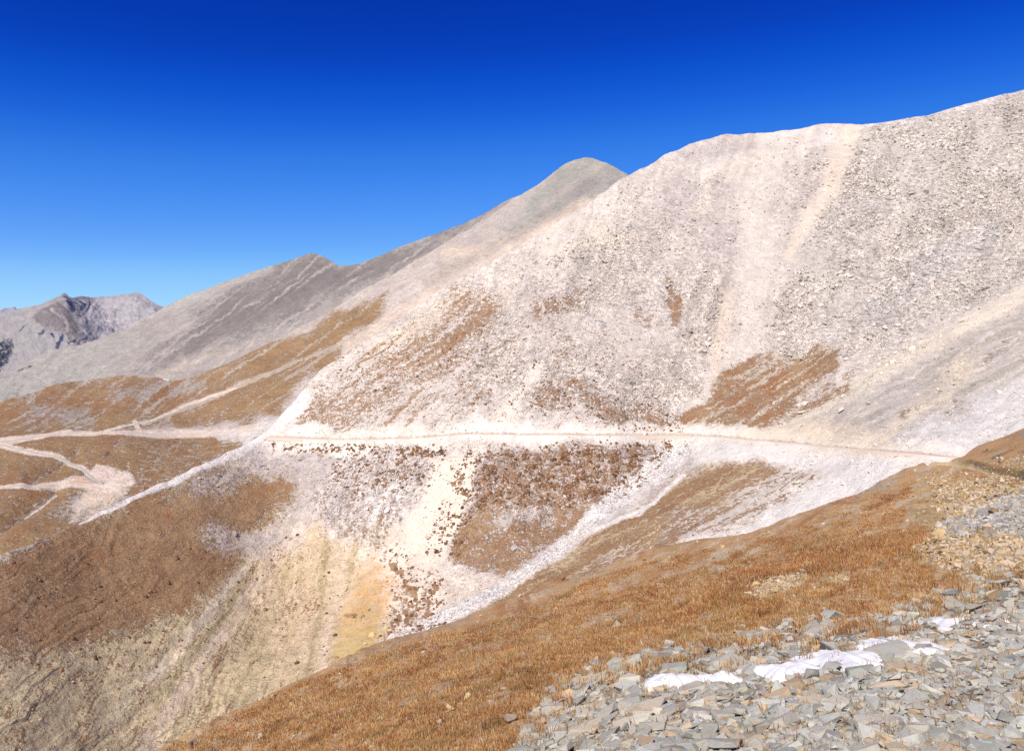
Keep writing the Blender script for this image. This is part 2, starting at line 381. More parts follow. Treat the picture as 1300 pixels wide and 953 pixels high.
    for q, ww in (([(190, 650), (205, 655)], 8), ([(330, 620), (350, 617)], 9), ([(345, 712), (365, 708)], 9), ([(230, 770), (240, 765)], 10), ([(120, 700), (140, 705)], 12), ([(172, 640), (180, 655)], 6)):
        m = stroke(u, v, q, ww*1.2, .9)*ss(-.3, .4, f(11)); red = np.maximum(red, m*.45); veg += m*.5
    # middle: scree below the road
    m = poly(u, v, [(430, 560), (560, 565), (560, 620), (500, 700), (420, 690), (400, 640)], 18)
    c = lerp(c, (.66, .58, .545), m*.8); c = lerp(c, (.86, .77, .71), m*ss(-.05, .35, sB)*.85); veg = np.maximum(veg, m*(.28+sC*.7)); tal = np.maximum(tal, m*.7)
    m = stroke(U+w1*.5, V+w2*.5, [(505, 620), (478, 655)], 10); c = lerp(c, (.86, .80, .76), m*.6)
    # cream chute
    m = poly(U+w1*.5, V+w2*.5, [(548, 578), (598, 578), (603, 610), (588, 650), (573, 700), (540, 735), (500, 760), (480, 740), (500, 690), (530, 650), (545, 610)], 9)
    c = lerp(c, (.86, .735, .62), m); veg -= m*.9; tal *= 1-.9*m
    m = poly(u, v, [(440, 680), (500, 670), (560, 720), (620, 735), (600, 775), (520, 800), (490, 820), (480, 770), (460, 720)], 14)
    c = lerp(c, (.82, .69, .58), m*.9); veg = np.maximum(veg, m*(.12+sC*.5)); 
    for q, ww, cc_ in (([(352, 705), (300, 780), (235, 870), (180, 960)], (5, 8, 10, 14), (.70, .56, .44)), ([(372, 700), (345, 780), (300, 880)], (6, 9, 12), (.54, .43, .26)), ([(395, 690), (385, 760), (355, 880)], (7, 8, 10), (.66, .50, .33)),
                       ([(415, 690), (408, 770), (385, 880)], (4, 5, 6), (.42, .33, .19)), ([(438, 690), (428, 770), (400, 890)], (7, 6, 8), (.76, .60, .46)), ([(330, 700), (262, 780), (190, 860)], (4, 6, 8), (.74, .62, .52)),
                       ([(300, 760), (240, 830), (200, 900)], (4, 5, 6), (.38, .31, .19)), ([(250, 790), (190, 850), (140, 920)], (3, 5, 8), (.62, .52, .38)), ([(380, 660), (372, 700)], 8, (.78, .64, .54)), ([(450, 690), (446, 740)], 4, (.56, .43, .26))):
        m = stroke(U+w1*.35, V+w2*.35, q, ww, .8)*ss(-.5, .1, streak(U, V, -68, 80, 3, 18)); c = lerp(c, cc_, m*.75); veg -= m*.3
    # orange tongue
    m = poly(U+w1*.35, V+w2*.35, [(474, 708), (502, 735), (496, 775), (478, 830), (450, 860), (425, 840), (436, 790), (455, 740)], 12)
    c = lerp(c, (.66, .39, .16), m*(.62+.5*f(14))); veg -= m*.9; tal *= 1-.9*m
    c = lerp(c, (.66, .50, .24), m*ss(770, 850, V))
    m = stroke(u, v, [(500, 715), (518, 745), (512, 775), (490, 800)], 10)*ss(-.2, .35, f(9)); veg += m*1.2; m = stroke(U, V, [(442, 783), (466, 783)], 5); veg += m*1.3
    m = stroke(u, v, [(548, 738), (540, 765), (520, 795)], 10)*ss(-.1, .35, f(9)); veg += m*1.2; red = np.maximum(red, m*.4)
    # dark turf panel in the middle
    m = poly(U+w1*.5, V+w2*.5, [(615, 572), (800, 562), (868, 562), (835, 600), (770, 650), (700, 690), (640, 728), (600, 722), (570, 712), (578, 680), (598, 630)], 8)
    c = lerp(c, (.60, .52, .47), m); up = 1-ss(600, 680, V)
    veg = np.where(m > 0, np.maximum(veg, m*(.75-.22*up+f(18)*.5)), veg); red = np.maximum(red, m*ss(-.1, .3, f(25))*up*.8)
    m2 = poly(u, v, [(620, 640), (690, 640), (700, 662), (630, 668)], 8)*.7; veg -= m2*.55; tal = np.maximum(tal, m*.6)
    # ochre flank right of the creek
    m = poly(U+w1*.35, V+w2*.35, [(958, 584), (900, 592), (850, 615), (790, 655), (700, 712), (600, 775), (540, 810), (600, 800), (720, 740), (860, 690), (930, 630), (1000, 600)], 7)
    c = lerp(c, (.56, .42, .27), m); veg = np.maximum(veg, m*(.60+sG*1.3)); tal *= 1-.4*m
    m = poly(u, v, [(960, 600), (1060, 590), (1000, 640), (900, 680), (760, 735), (740, 720), (850, 660)], 12); c = lerp(c, (.68, .59, .51), m*.8); veg = np.maximum(veg, m*(.30+sG*1.7)); 
    veg -= stroke(U+w1*.15, V+w2*.15, [(868, 606), (830, 634), (790, 655), (750, 678)], 2.2)*2
    m = stroke(U+w1*.15, V+w2*.15, [(868, 606), (830, 634), (790, 655), (750, 678)], 2.2); c = lerp(c, (.85, .80, .76), m)
    # creek bed
    m = stroke(U+w1*.25, V+w2*.25, [(880, 556), (835, 596), (790, 628), (740, 672), (690, 710), (640, 745), (580, 776), (490, 820)], (16, 16, 13, 9, 8, 8, 9, 10)); c = lerp(c, (.80, .74, .71), m*.95); veg -= m*.85; tal = np.maximum(tal, m*.8)
    # turf patches above the road
    m = poly(u, v, [(905, 490), (960, 455), (1065, 435), (1065, 462), (1010, 510), (960, 552), (875, 540)], 9)
    c = lerp(c, (.55, .44, .33), m*.8); veg = np.maximum(veg, m*(.70+streak(U, V, -33, 100, 5, 4)*1.9)); red = np.maximum(red, m*ss(-.1, .4, f(40))*.75)
    m = poly(u, v, [(960, 550), (1060, 480), (1120, 460), (1040, 510)], 7); veg = np.maximum(veg, m*(.45+sG*.9)); red = np.maximum(red, m*.3)
    m = stroke(u, v, [(870, 535), (890, 522)], 6); veg += m*.8
    for q, ww, k in (([(690, 395), (740, 380)], 13, .55), ([(715, 430), (700, 470)], 12, .38), ([(852, 350), (862, 375), (857, 408)], 7, .75), ([(690, 500), (740, 495), (790, 530), (850, 540)], 15, .55), ([(810, 395), (830, 400)], 10, .4),
                     ([(600, 395), (560, 440), (470, 500), (380, 545)], 34, .58), ([(560, 480), (620, 500)], 12, .32), ([(590, 460), (650, 440)], 22, .30), ([(1140, 525), (1150, 520)], 7, .6), ([(1290, 430), (1250, 450)], 5, .3)):
        m = stroke(u, v, q, ww, .8); veg = np.maximum(veg, m*(k+(sA if U.shape and q[0][0] < 620 else f(12))*.6)); red = np.maximum(red, m*.35*ss(-.2, .4, f(30)))
    # streaked left flank
    m = left*ss(380, 420, V)*(1-ss(545, 560, V)); c = lerp(c, (.62, .49, .35), m*ss(.0, .4, sA)*.55); veg = np.maximum(veg, m*(.22+sA*1.3))
    # white runout over the nose
    m = stroke(U+w1*.2, V+w2*.2, [(385, 505), (340, 545), (295, 570), (232, 603), (165, 637), (100, 666)], (10, 13, 9, 5, 2.5, 1.)); c = lerp(c, (.86, .80, .76), m); veg -= m*1.3; tal *= 1-.5*m
    # cut and fill of the road
    r = V-ROAD(U); on = ss(325, 360, U)
    m = on*ss(-18, -6, r+w2*.9)*(1-ss(9, 20, r-w1*1.1)); c = lerp(c, (.86, .775, .69), m*.95); veg -= m*1.2; tal *= 1-.7*m
    m = poly(u, v, [(560, 560), (600, 520), (612, 512), (625, 540), (680, 535), (760, 545), (760, 556)], 7); c = lerp(c, (.87, .80, .72), m*.9); veg -= m; tal *= 1-.6*m
    m = poly(u, v, [(900, 560), (960, 545), (1100, 556), (1140, 575)], 6); c = lerp(c, (.86, .72, .56), m*.8); veg -= m
    m = on*(1-ss(.4, 1.6, np.abs(r+1.5)))*(1-ss(1200, 1210, U)); c = lerp(c, (.55, .42, .32), m*.6)  # thin shadow line painted along the uphill side of the road
    # general weathering
    wth = 1+.16*f(30)+.10*np.where(U < 620, sA, np.where(gm_ > .5, sG, sC)); c = c*wth[..., None]
    c = c*np.array([1.0, .995, .955])
    return dict(base=np.clip(c, .02, .9), cover=np.stack([np.clip(veg, 0, 1), np.clip(tal, 0, 1), np.clip(red, 0, 1)], -1))

def reliefE(P, U, V):
    X, Yw, Z = P[..., 0], P[..., 1], P[..., 2]
    amp = np.clip(Yw/900, .5, 1.3)
    r = 6.5*fbm(X/170, Yw/170, Z/170, oct=3)*amp+2.6*fbm(X/38, Yw/38, Z/38, oct=3)+.85*fbm(X/10, Yw/10, Z/10, oct=3)
    ribs = np.where(U < 620, streak(U, V, -38, 220, 16, 11), np.where(U > 1000, streak(U, V, -30, 220, 14, 12), streak(U, V, -72, 220, 16, 13)))
    r += 1.4*ribs*(1-ss(250, 0, V)*.5)
    r += 2.2*(stroke(U, V, [(1300, 357), (1150, 443), (950, 556)], 7, .9))*-1
    lowm = poly(U, V, [(200, 860), (260, 750), (400, 680), (520, 740), (500, 900), (200, 1050)], 30); r += lowm*2.0*streak(U, V, -66, 200, 17, 14)
    near = np.exp(-np.abs(V-ROAD(U))/12)*ss(325, 370, U); r *= 1-near*.75
    return r

# ------------------------------------------------------------------ other crests
crestD = curve([(-260, 585), (-120, 540), (0, 509), (60, 492), (110, 482), (155, 477), (195, 480), (228, 486), (262, 474), (300, 456), (345, 433), (400, 404), (450, 375), (500, 346), (560, 312), (610, 283), (655, 252),
                (690, 228), (712, 210), (728, 203), (745, 200), (762, 204), (782, 214), (800, 224), (860, 262), (1000, 330), (1200, 380)])
DD = Depth([(-240, 580, 1150), (0, 509, 1400), (155, 477, 1650), (228, 486, 1700), (300, 456, 1750), (400, 404, 1950), (500, 346, 2200), (600, 290, 2450), (700, 220, 2700), (745, 200, 2800), (800, 224, 2750), (1000, 330, 2500),
            (-240, 650, 850), (0, 560, 1080), (150, 549, 1180), (330, 540, 1250), (-240, 720, 640), (0, 620, 860), (130, 610, 940), (250, 600, 1020), (0, 700, 700), (150, 680, 780), (-240, 850, 480), (300, 640, 900),
            (400, 480, 1500), (500, 420, 1750), (600, 370, 1900), (700, 300, 2250), (780, 260, 2450), (600, 450, 1600), (800, 400, 1900), (120, 500, 1520), (250, 515, 1450), (60, 530, 1260), (1200, 420, 2300)])
def paintD(P, U, V):
    w1 = fbm(U/50, V/50, oct=4)*20; w2 = fbm(U/50+40, V/50+9, oct=4)*20; u, v = U+w1, V+w2
    f = lambda s: fbm(U/s+s, V/s, oct=4)
    sA = streak(U, V, -33, 150, 5, 21); sB = streak(U, V, -24, 190, 6, 22); sC = streak(U, V, -50, 60, 5, 23)
    c = np.empty(U.shape+(3,)); c[:] = (.60, .51, .455); veg = np.full(U.shape, -.2); tal = np.full(U.shape, .25); red = np.zeros(U.shape)
    c = lerp(c, (.70, .60, .535), ss(-.1, .4, sA)*.8)
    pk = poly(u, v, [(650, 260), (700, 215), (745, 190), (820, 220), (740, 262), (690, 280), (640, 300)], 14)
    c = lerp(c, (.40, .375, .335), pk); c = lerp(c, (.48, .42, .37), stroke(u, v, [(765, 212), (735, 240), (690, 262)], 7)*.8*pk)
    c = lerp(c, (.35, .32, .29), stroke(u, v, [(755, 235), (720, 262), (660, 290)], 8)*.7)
    c = lerp(c, (.52, .45, .41), poly(u, v, [(560, 305), (660, 240), (660, 280), (560, 340)], 10)*.8)
    c = lerp(c, (.76, .60, .46), stroke(u, v, [(570, 325), (610, 318)], 7)*.6); c = lerp(c, (.82, .66, .52), stroke(U, V, [(745, 258), (680, 300), (600, 345), (500, 400), (430, 445)], 8)*.55)
    c = lerp(c, (.50, .41, .34), stroke(U, V, [(730, 262), (640, 308), (540, 360)], 4)*.6)
    b = poly(u, v, [(498, 372), (470, 410), (400, 470), (350, 530), (140, 550), (-300, 660), (-300, 560), (0, 500), (150, 470), (228, 480), (300, 450), (370, 422), (440, 395)], 9)
    veg = np.maximum(veg, b*(.74+sA*.8+.3*f(40))); c = lerp(c, (.52, .42, .32), b*.8)
    veg -= b*stroke(U+w1*.3, V+w2*.3, [(440, 432), (330, 478), (250, 512), (180, 537)], 2.5)*.8; veg -= b*.35*ss(.1, .45, -sA)
    for q, ww in (([(40, 530), (110, 535)], 12), ([(150, 500), (200, 490)], 9), ([(30, 500), (60, 520)], 6), ([(220, 500), (260, 485)], 6)):
        m = stroke(u, v, q, ww, .9); veg -= m*.65*(.6+sC); c = lerp(c, (.44, .38, .33), m*.8)
    red = np.maximum(red, stroke(u, v, [(0, 525), (120, 510), (250, 500)], 14, .9)*.45)
    lo = ss(545, 556, V+w2*.2); veg = np.maximum(veg, lo*(.80+sC*.5)); c = lerp(c, (.47, .38, .28), lo*.8); red = np.maximum(red, lo*ss(0, .4, f(40))*.4)
    m = lo*poly(u, v, [(170, 560), (340, 560), (250, 610), (150, 640)], 14); veg -= m*.16; tal = np.maximum(tal, m*.8); c = lerp(c, (.52, .44, .36), m)
    m = poly(u, v, [(60, 650), (150, 610), (170, 630), (100, 670)], 9); veg -= m*.5; c = lerp(c, (.52, .45, .38), m)
    # gullies, their shaded bank painted as a dark stroke
    for q in ([(95, 572), (70, 590), (42, 608)], [(70, 618), (30, 648), (0, 672)], [(150, 560), (130, 585)], [(30, 655), (-40, 700)]):
        m = stroke(U+w1*.2, V+w2*.2, q, 2.2, .8)*ss(-.3, .2, fbm(U/7, V/7)); c = lerp(c, (.20, .11, .07), m*.9); veg -= m*.8
    m = stroke(U, V, [(72, 622), (32, 652)], 1.2, .5); c = lerp(c, (.7, .62, .55), m); veg -= m
    # roads, spoil heaps, run-outs
    pale = (.80, .66, .55)
    for q, ww in (([(-60, 574), (0, 564), (60, 556), (130, 552), (200, 550), (270, 548), (345, 545)], (3, 3, 2.5, 2.5, 5, 5, 8)),
                  ([(0, 561), (40, 556), (90, 552)], 1.8), ([(0, 566), (40, 573), (80, 580), (100, 590), (112, 602)], (3, 2.6, 2.6, 3, 4)),
                  ([(-60, 620), (0, 617), (60, 612), (130, 614)], (2.5, 2.5, 4, 6)), ([(133, 549), (197, 530), (247, 511), (300, 492)], 1.5), ([(170, 536), (176, 548)], 3),
                  ([(160, 606), (100, 640)], 7)):
        m = stroke(U+w1*.12, V+w2*.12, q, ww, .5); c = lerp(c, pale, m*.92); veg -= m*1.3; tal *= 1-.6*m; red *= 1-m
    m = poly(U+w1*.3, V+w2*.3, [(108, 604), (124, 590), (150, 596), (168, 600), (171, 612), (160, 624), (120, 622), (70, 616), (90, 606)], 3); c = lerp(c, (.86, .70, .58), m); veg -= m*1.3
    c = lerp(c, (.80, .52, .34), poly(U, V, [(85, 614), (98, 606), (118, 607), (124, 614)], 2)*.8)
    m = poly(U+w1*.3, V+w2*.3, [(110, 622), (160, 622), (140, 640), (90, 665), (105, 640)], 5)*ss(-.35, .2, streak(U, V, -50, 30, 3, 31)); c = lerp(c, (.78, .62, .48), m); veg -= m
    m = stroke(U+w1*.1, V+w2*.1, [(100, 591), (108, 603), (118, 611), (131, 612)], 2, .4); c = lerp(c, (.50, .45, .40), m)
    m = stroke(U, V, [(208, 483), (214, 484), (220, 483)], 1.3, .5); c = lerp(c, (.9, .9, .92), m); veg -= m*2
    m = stroke(u, v, [(390, 510), (345, 545), (290, 556)], 7, .8); c = lerp(c, (.84, .76, .70), m*.8); veg -= m
    c = c*(1+.15*f(25)+.10*sA)[..., None]
    c = c*np.array([1.0, .995, .955])
    return dict(base=np.clip(c, .02, .9), cover=np.stack([np.clip(veg, 0, 1), np.clip(tal, 0, 1), np.clip(red, 0, 1)], -1))
def reliefD(P, U, V):
    X, Yw, Z = P[..., 0], P[..., 1], P[..., 2]
    r = 10*fbm(X/300, Yw/300, Z/300, oct=3)+3.0*fbm(X/70, Yw/70, Z/70, oct=3)+4.0*streak(U, V, -33, 200, 12, 24)*ss(560, 480, V)+1.2*fbm(X/16, Yw/16, Z/16, oct=3)
    r -= 5*stroke(U, V, [(95, 584), (70, 594), (42, 608)], 9, .95)+6*stroke(U, V, [(70, 622), (30, 648), (0, 672), (-60, 710)], 11, .95)
    r += 9*stroke(U, V, [(610, 290), (640, 300), (500, 372), (430, 410)], 7, .95)
    return r

crestC = curve([(-260, 590), (-100, 520), (0, 473), (60, 447), (103, 437), (135, 425), (170, 409), (205, 391), (240, 374), (275, 362), (300, 352), (350, 336), (380, 327), (395, 322), (410, 327), (430, 337), (450, 335),
                (500, 316), (560, 294), (600, 278), (650, 250), (700, 240), (900, 300)])
DC = Depth([(-240, 580, 2300), (0, 473, 2900), (205, 391, 3600), (395, 322, 3900), (430, 337, 3800), (600, 278, 3700), (900, 300, 3600), (0, 510, 2500), (160, 490, 2700), (300, 440, 3000), (430, 400, 3150), (600, 340, 3200), (100, 600, 2100), (500, 560, 2200), (-240, 700, 1700), (900, 600, 2300)])
def paintC(P, U, V):
    w1 = fbm(U/50, V/50, oct=4)*18; w2 = fbm(U/50+40, V/50+9, oct=4)*18; u, v = U+w1, V+w2
    sA = streak(U, V, -35, 130, 5, 41); sB = streak(U, V, -30, 200, 14, 42)
    c = np.empty(U.shape+(3,)); c[:] = (.42, .375, .345); veg = np.full(U.shape, -.2); tal = np.full(U.shape, .25)
    c = lerp(c, (.245, .215, .205), poly(u, v, [(180, 470), (230, 420), (300, 360), (395, 318), (470, 325), (600, 270), (640, 262), (520, 340), (420, 380), (330, 420), (250, 450)], 20)*1.0)
    c = lerp(c, (.50, .44, .41), ss(0, .4, sA)*.6)
    c = lerp(c, (.46, .43, .40), stroke(U, V, [(205, 392), (280, 362), (340, 340)], 7)*.8)
    c = lerp(c, (.58, .49, .42), poly(u, v, [(120, 490), (250, 455), (330, 430), (260, 460), (210, 490)], 10)*.7)
    c = lerp(c, (.44, .42, .38), poly(u, v, [(-260, 560), (0, 470), (120, 430), (180, 420), (120, 480), (-260, 640)], 18)*.7)
    m = stroke(u, v, [(20, 474), (36, 470)], 3, .6)*ss(-.1, .2, fbm(U/5, V/5)); c = lerp(c, (.10, .10, .11), m)
    c = c*(1+.16*sA+.12*sB+.12*fbm(U/20, V/12, oct=4))[..., None]
    c = c*np.array([1.0, .995, .955])
    return dict(base=np.clip(c, .02, .9), cover=np.stack([np.clip(veg, 0, 1), tal, 0*tal], -1))
def reliefC(P, U, V):
    X, Yw, Z = P[..., 0], P[..., 1], P[..., 2]
    return 16*fbm(X/400, Yw/400, Z/400, oct=3)+6*streak(U, V, -35, 160, 11, 44)+3.5*fbm(X/50, Yw/50, Z/50, oct=4)

crestB = curve([(-260, 450), (-60, 430), (0, 400), (30, 392), (55, 386), (70, 379), (77, 376), (82, 373), (87, 377), (105, 377), (122, 378), (140, 377), (155, 375), (165, 374), (174, 372), (184, 377), (196, 385), (208, 391), (260, 430), (400, 470)])
DB = Depth([(-240, 450, 8500), (0, 400, 8200), (82, 373, 8000), (125, 378, 8700), (174, 372, 9000), (208, 391, 8800), (400, 470, 8000), (45, 405, 7300), (100, 436, 6300), (60, 415, 6900), (30, 400, 7700), (130, 410, 8000), (110, 392, 8350),
            (0, 430, 6900), (0, 480, 6000), (60, 450, 6200), (150, 430, 7700), (180, 410, 8000), (-240, 560, 5200), (400, 560, 6000), (100, 540, 5200)])
def paintB(P, U, V):
    w1 = fbm(U/22, V/22, oct=4)*7; w2 = fbm(U/22+40, V/22+9, oct=4)*7; u, v = U+w1, V+w2
    s1 = streak(U, V, -55, 40, 3, 51); s2 = streak(U, V, -80, 40, 3, 52); s3 = streak(U, V, 50, 40, 4, 53)
    c = np.empty(U.shape+(3,)); c[:] = (.37, .345, .345); tal = np.zeros(U.shape)
    c = lerp(c, (.47, .44, .46), poly(u, v, [(95, 380), (200, 372), (215, 400), (150, 440), (120, 420)], 5)*.8)  # slight lavender haze painted into the rock colour
    c = lerp(c, (.30, .275, .295), ss(0, .4, np.where(U > 120, s2, s1))*.6)
    m = poly(u, v, [(40, 408), (62, 392), (76, 386), (88, 405), (104, 430), (100, 438), (80, 428), (58, 416)], 3); c = lerp(c, (.225, .195, .20), m*.9)  # ridge flank in shadow, painted dark
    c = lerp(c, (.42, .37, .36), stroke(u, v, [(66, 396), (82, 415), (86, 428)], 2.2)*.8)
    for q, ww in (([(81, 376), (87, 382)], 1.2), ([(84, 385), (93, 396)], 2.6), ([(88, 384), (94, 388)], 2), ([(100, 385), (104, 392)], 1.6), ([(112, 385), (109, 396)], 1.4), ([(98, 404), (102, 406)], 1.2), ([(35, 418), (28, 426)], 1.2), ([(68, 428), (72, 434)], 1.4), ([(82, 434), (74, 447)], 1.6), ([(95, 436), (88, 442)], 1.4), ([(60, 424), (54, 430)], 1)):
        m = stroke(u*.6+U*.4, v*.6+V*.4, q, ww, .4); c = lerp(c, (.05, .06, .13), m*.9)  # shaded cliff faces painted blue-black
    m = poly(u, v, [(-60, 440), (0, 436), (20, 437), (18, 455), (14, 470), (0, 480), (-60, 500)], 2); c = lerp(c, (.035, .045, .085), m*.8*ss(-.5, 0, fbm(U/3, V/3)))
    c = c*(1+.16*s1+.10*s3+.25*fbm(U/9, V/9, oct=4))[..., None]
    
    c = c*np.array([1.0, .995, .955])
    return dict(base=np.clip(c, .02, .9), cover=np.stack([0*tal, tal, 0*tal], -1))
def reliefB(P, U, V):
    X, Yw, Z = P[..., 0], P[..., 1], P[..., 2]
    return (.25+.75*ss(2, 14, V-crestB(np.clip(U, -230, 390))))*(14*streak(U, V, -60, 60, 7, 54)+50*(1-2*np.abs(fbm(X/500, Yw/500, Z/500, oct=5)))+16*fbm(X/130, Yw/130, Z/130, oct=5)+14*streak(U, V, 52, 50, 6, 55))

crestA = curve([(-260, 410), (-60, 400), (0, 394), (8, 391), (15, 389), (22, 391), (32, 390), (40, 387), (50, 390), (80, 400), (240, 430)])
DA = Depth([(-240, 410, 13000), (0, 394, 13000), (240, 430, 13000), (0, 450, 11000), (-240, 470, 11000), (240, 470, 11500)])
def paintA(P, U, V):
    c = np.empty(U.shape+(3,)); c[:] = (.37, .365, .43); s = streak(U, V, -50, 30, 3, 61); c = c*(1+.35*s)[..., None]  # bluish distance haze painted into the rock colour
    return dict(base=c, cover=np.zeros(U.shape+(3,)))
def reliefA(P, U, V): return 60*streak(U, V, -50, 50, 8, 62)+25*fbm(P[..., 0]/400, P[..., 1]/400, oct=4)

# ------------------------------------------------------------------ the near spur
crestH = curve([(100, 1010), (250, 925), (370, 864), (433, 841), (500, 813), (550, 797), (600, 781), (650, 764), (733, 732), (800, 705), (866, 688), (920, 680), (950, 673), (1000, 659), (1050, 639), (1105, 616), (1150, 595), (1178, 584), (1205, 582), (1222, 579), (1232, 571), (1265, 557), (1300, 543), (1360, 522), (1560, 450), (1760, 400)])
DH = Depth([(100, 1010, 40), (370, 864, 68), (500, 813, 86), (600, 781, 100), (733, 732, 125), (866, 688, 150), (1000, 659, 175), (1105, 616, 205), (1180, 584, 235), (1235, 572, 240), (1300, 543, 235), (1540, 455, 190),
            (1300, 590, 170), (1225, 600, 205), (1300, 606, 150), (1300, 640, 85), (1200, 640, 105), (1100, 650, 125), (1540, 640, 60), (1300, 680, 45), (1200, 690, 52), (1100, 700, 58), (1000, 710, 66), (900, 725, 66), (800, 760, 60), (700, 790, 55), (600, 825, 47), (500, 860, 40),
            (1300, 740, 24), (1200, 750, 26), (1100, 755, 28), (1000, 770, 28), (900, 785, 28), (800, 815, 26), (700, 845, 25), (600, 890, 22), (400, 960, 26),
            (1300, 800, 16), (1200, 810, 16.5), (1100, 815, 17), (1000, 825, 17.5), (900, 840, 18), (1300, 863, 12), (1150, 863, 12.3), (1000, 870, 13), (850, 880, 14), (700, 920, 14.5), (1300, 1060, 7.5), (1000, 1060, 7.8), (700, 1060, 9), (400, 1060, 14), (100, 1060, 25), (1540, 800, 17), (1540, 1060, 8), (300, 1450, 9), (700, 1450, 5.5), (1000, 1450, 4.9), (1300, 1450, 4.6), (1750, 1450, 4.4), (1750, 1060, 8.5), (1750, 700, 34), (1750, 460, 150)])
ROCKEDGE = curve([(560, 1090), (630, 990), (680, 910), (712, 868), (745, 850), (800, 838), (870, 824), (940, 812), (1010, 806), (1060, 796), (1120, 786), (1180, 770), (1215, 757), (1240, 746), (1300, 732), (1560, 660), (1760, 610)])
def paintH(P, U, V):
    w1 = fbm(U/60, V/60, oct=4)*26; w2 = fbm(U/60+40, V/60+9, oct=4)*22; u, v = U+w1, V+w2
    s1 = streak(U, V, -21, 170, 7, 71); s2 = streak(U, V, -24, 110, 12, 72); f = lambda s: fbm(U/s+s, V/s, oct=4)
    c = np.empty(U.shape+(3,)); c[:] = (.60, .42, .25); veg = np.full(U.shape, .62)+s1*1.3+f(22)*.7; tal = np.full(U.shape, .25); red = np.clip(ss(-.1, .4, s2)*.75, 0, 1)
    red = np.maximum(red, ss(760, 700, V)*ss(0.05, .35, s1)*.7)
    # ochre gravel on the right
    g = poly(u, v, [(1170, 600), (1225, 605), (1300, 612), (1560, 600), (1560, 760), (1290, 740), (1200, 745), (1150, 700), (1195, 665), (1150, 640)], 10)
    veg -= g*(.75+f(30)*.6); c = lerp(c, (.53, .36, .17), g); tal = np.maximum(tal, g*.9); red *= 1-.7*g
    m = poly(u, v, [(1185, 665), (1240, 645), (1300, 622), (1560, 580), (1560, 690), (1300, 668), (1215, 690)], 8); veg -= m; c = lerp(c, (.38, .35, .30), m); tal = np.maximum(tal, m)
    m = stroke(u, v, [(1260, 618), (1300, 612)], 6); veg += m; red = np.maximum(red, m)
    # hump above the road
    m = poly(U+w1*.2, V+w2*.2, [(1215, 583), (1232, 566), (1320, 530), (1560, 430), (1560, 660), (1320, 607), (1260, 596), (1222, 590)], 3)
    veg = veg*(1-m)+m*(.62+s2*.9); c = lerp(c, (.36, .32, .25), m); c = lerp(c, (.38, .28, .12), m*stroke(U, V, [(1225, 588), (1300, 598)], 6)); red *= 1-.7*m
    for q in ([(1252, 577), (1262, 572)], [(1260, 583), (1285, 571)], [(1292, 573), (1300, 570)], [(1246, 575), (1254, 571)]):
        mm = stroke(U, V, q, 1.5, .5); mm = mm*ss(-.35, .1, fbm(U/3, V/2)); c = lerp(c, (.10, .07, .045), mm*.85); veg -= mm*.5  # dark bars: shadows under the turf ledges, painted on
    # grey streaks on the crest
    for q in ([(1140, 603), (1110, 622), (1080, 628)], [(1120, 628), (1085, 634)], [(1215, 592), (1190, 596)]):
        mm = stroke(u, v, q, 3, .9)*ss(-.1, .2, fbm(U/6, V/4)); veg -= mm*.7; c = lerp(c, (.40, .36, .30), mm)
    # dark willow band, green tinge, bare earth
    m = stroke(U+w1*.3, V+w2*.3, [(1180, 690), (1120, 700), (1040, 718), (940, 745)], (8, 9, 10, 12), .8); veg += m*.6; red = np.maximum(red, m*.85)
    for q, ww in (([(955, 755), (985, 745), (1020, 738)], (4, 6, 5)), ([(1030, 748), (1075, 738)], 3.5), ([(770, 795), (810, 785)], 2.5)):
        m = stroke(U+w1*.2, V+w2*.2, q, ww, .6); veg -= m*1.6; c = lerp(c, (.62, .47, .29), m); red *= 1-m
    # rock embankment
    m = ss(-6, 8, V-ROCKEDGE(U)+w2*.5); veg = veg*(1-m)-m*.5; c = lerp(c, (.36, .32, .25), m); tal = np.maximum(tal, m); red *= 1-m
    # road over the spur
    m = stroke(U, V, [(1176, 587), (1205, 586), (1240, 592), (1300, 604), (1560, 640)], (2.5, 4, 3.5, 4, 9), .5); veg -= m*1.6; c = lerp(c, (.56, .42, .22), m); tal *= 1-m; red *= 1-m
    c = lerp(c, (.72, .55, .36), ss(-.05, .3, -s1)*ss(800, 700, V)*(c[..., 0] > .45)*.9); c = c*(1+.25*f(20)+.35*s1)[..., None]
    c = c*np.array([1.0, .995, .955])
    return dict(base=np.clip(c, .02, .9), cover=np.stack([np.clip(veg, 0, 1), np.clip(tal, 0, 1), np.clip(red, 0, 1)], -1))
def reliefH(P, U, V):
    X, Yw, Z = P[..., 0], P[..., 1], P[..., 2]; a = np.clip(Yw/60, .12, 1.2)
    r = a*(1.0*fbm(X/26, Yw/26, Z/26, oct=2)+.9*streak(U, V, -21, 190, 13, 73)*np.clip(40/Yw, .4, 1)+.3*np.clip(25/Yw, .15, 1)*fbm(X/4, Yw/4, Z/4, oct=3))
    r += .05*fbm(X/.8, Yw/.8, Z/.8, oct=3)
    r -= a*1.6*stroke(U, V, [(1176, 587), (1205, 586), (1240, 592), (1300, 604), (1560, 640)], (3, 4, 4, 5, 10), .6)
    return r

